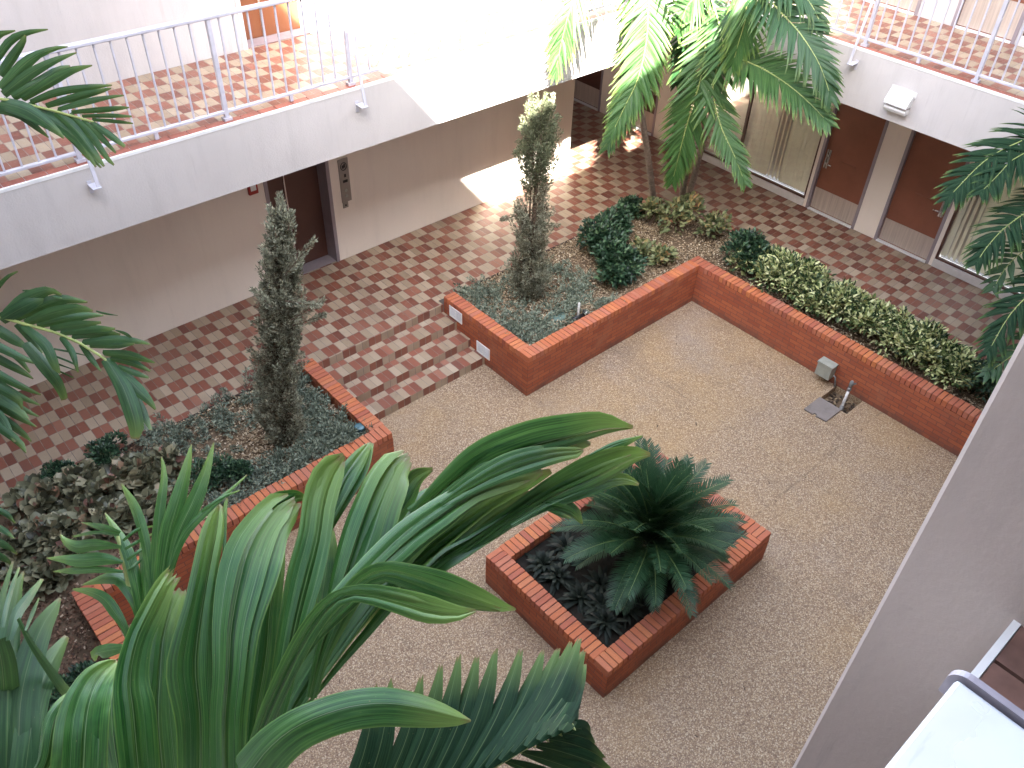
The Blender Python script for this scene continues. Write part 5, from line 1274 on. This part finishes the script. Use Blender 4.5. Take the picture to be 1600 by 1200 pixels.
juniper('leaning columnar grey-green juniper in the left bed before the elevator door', j1,
        [j1, j1 * .66 + top1 * .34 + (-.03, .02, 0), j1 * .33 + top1 * .67, top1],
        lambda f: (.235 + .03 * math.sin(f * 19) if f < .45 else .215 + .02 * math.sin(f * 19)) if f < .6 else (.22 - .06 * (f - .6) / .2 if f < .8 else .155 - .12 * (f - .8) / .2), 260, 190,
        tufts=((445, 430, 8.75, 492, 373, 8.6), (440, 340, 8.45, 437, 303, 8.4), (432, 370, 8.5, 420, 322, 8.45), (450, 360, 8.5, 456, 330, 8.45), (455, 500, 9.0, 506, 468, 8.9), (455, 510, 9.05, 508, 492, 8.95), (445, 470, 8.9, 500, 478, 8.8), (425, 480, 8.9, 395, 452, 8.85)), dead=.55)
j2 = np.array([1.10, 1.21, .50]); top2 = at(845, 160, 10.85)
def prof2(f):
    pts = [(0, .34), (.10, .38), (.20, .34), (.27, .17), (.33, .24), (.42, .36), (.50, .32), (.56, .22), (.66, .22), (.70, .30), (.82, .31), (.90, .22), (1.0, .05)]
    return .86 * float(np.interp(f, [p[0] for p in pts], [p[1] for p in pts]))
juniper('tall juniper with a see-through gap near its top, right of the steps', j2,
        [j2, j2 * .6 + top2 * .4, top2], prof2, 250, 180, .64, (.50, .67),
        tufts=((830, 352, 12.1, 873, 352, 12.0), (815, 335, 12.1, 783, 343, 12.0), (860, 200, 11.2, 864, 146, 10.9), (835, 200, 11.2, 828, 150, 10.9)), dead=.25)

# ---- creeping juniper and wood chips (nobody could count them)
def creeping(label, rects, n, spr):
    s = Sprays()
    for i in range(n):
        x0, y0, x1, y1, hole = rects[rng.integers(0, len(rects))]
        for _ in range(20):
            x_, y_ = rng.uniform(x0, x1), rng.uniform(y0, y1)
            if hole is None or ((x_ - hole[0]) / hole[2]) ** 2 + ((y_ - hole[1]) / hole[3]) ** 2 > 1: break
        a_ = rng.uniform(0, 6.283); e_ = rng.uniform(.25, .75); d = nrm(np.array([math.cos(a_), math.sin(a_), e_]))
        s.plume((x_, y_, .50 + rng.uniform(0, .07)), d, rng.uniform(.16, .30), .05, spr, (.028, .065), (.006, .012), .8)
    o = s.build('creeping_juniper', m_jc, None); return tag(o, label, 'ground cover', None, 'stuff')
creeping('low grey-green creeping juniper round the leaning juniper left of the steps', [(-4.9, .25, -2.5, 1.95, (-3.45, .98, .42, .30)), (-3.0, .25, -2.5, 1.9, None), (-4.6, 1.35, -2.6, 1.95, None), (-4.3, .25, -2.5, .62, None)], 430, 62)
creeping('low grey-green creeping juniper in the bed right of the steps', [(.24, .25, 1.25, 1.95, (1.05, 1.0, .2, .3)), (.3, .25, 1.9, .75, (1.0, .45, .25, .2)), (1.3, .9, 2.2, 1.6, (1.6, 1.2, .3, .2)), (.24, .3, .8, 1.9, None)], 215, 60)
def chips(label, areas, n, mat):
    P = []
    for x0, y0, x1, y1, wgt in areas:
        m = int(n * wgt); P.append(np.stack([rng.uniform(x0, x1, m), rng.uniform(y0, y1, m), .515 + .05 * rng.random(m) ** 2], -1))
    P = np.concatenate(P); m = len(P); a_ = rng.uniform(0, 6.283, m); D = np.stack([np.cos(a_), np.sin(a_), rng.normal(0, .25, m)], -1)
    N_ = nrm(np.stack([rng.normal(0, .35, m), rng.normal(0, .35, m), np.ones(m)], -1)); S = nrm(np.cross(D, N_)); l_ = rng.uniform(.012, .036, m)[:, None]; w_ = rng.uniform(.005, .012, m)[:, None]
    V = np.stack([P - D * l_ / 2 - S * w_, P + D * l_ / 2 - S * w_ * .8, P + D * l_ / 2 + S * w_ * .8, P - D * l_ / 2 + S * w_], 1).reshape(-1, 3)
    o = link('wood_chips', np_mesh('wood_chips', V, np.arange(len(V)).reshape(-1, 4), mat)); return tag(o, label, 'mulch', None, 'stuff')
m_chip = cloud_mat('wood_chip', [(0, (.10, .065, .04)), (.3, (.24, .165, .10)), (.65, (.40, .30, .19)), (.9, (.52, .42, .29)), (1, (.66, .58, .45))], .85, .0, .2)
chips('pale wood chips covering the bed right of the steps and under the palms', [(.2, .2, 5.0, 1.98, 1.0), (3.8, -6, 5.0, .2, .35)], 30000, m_chip)
chips('pale wood chips showing between creeping juniper in the left bed', [(-4.6, .2, -2.45, 1.98, .6)], 20000, m_chip)
m_chipr = cloud_mat('brown_bark_chip', [(0, (.04, .025, .018)), (.5, (.12, .065, .04)), (.9, (.22, .13, .085)), (1, (.45, .36, .26))], .85, .0, .2)
chips('brown bark litter between the bronzed plants at far left', [(-7.2, -3, -6.05, 1.98, .6), (-6.05, .2, -4.6, 1.98, .4)], 16000, m_chipr)
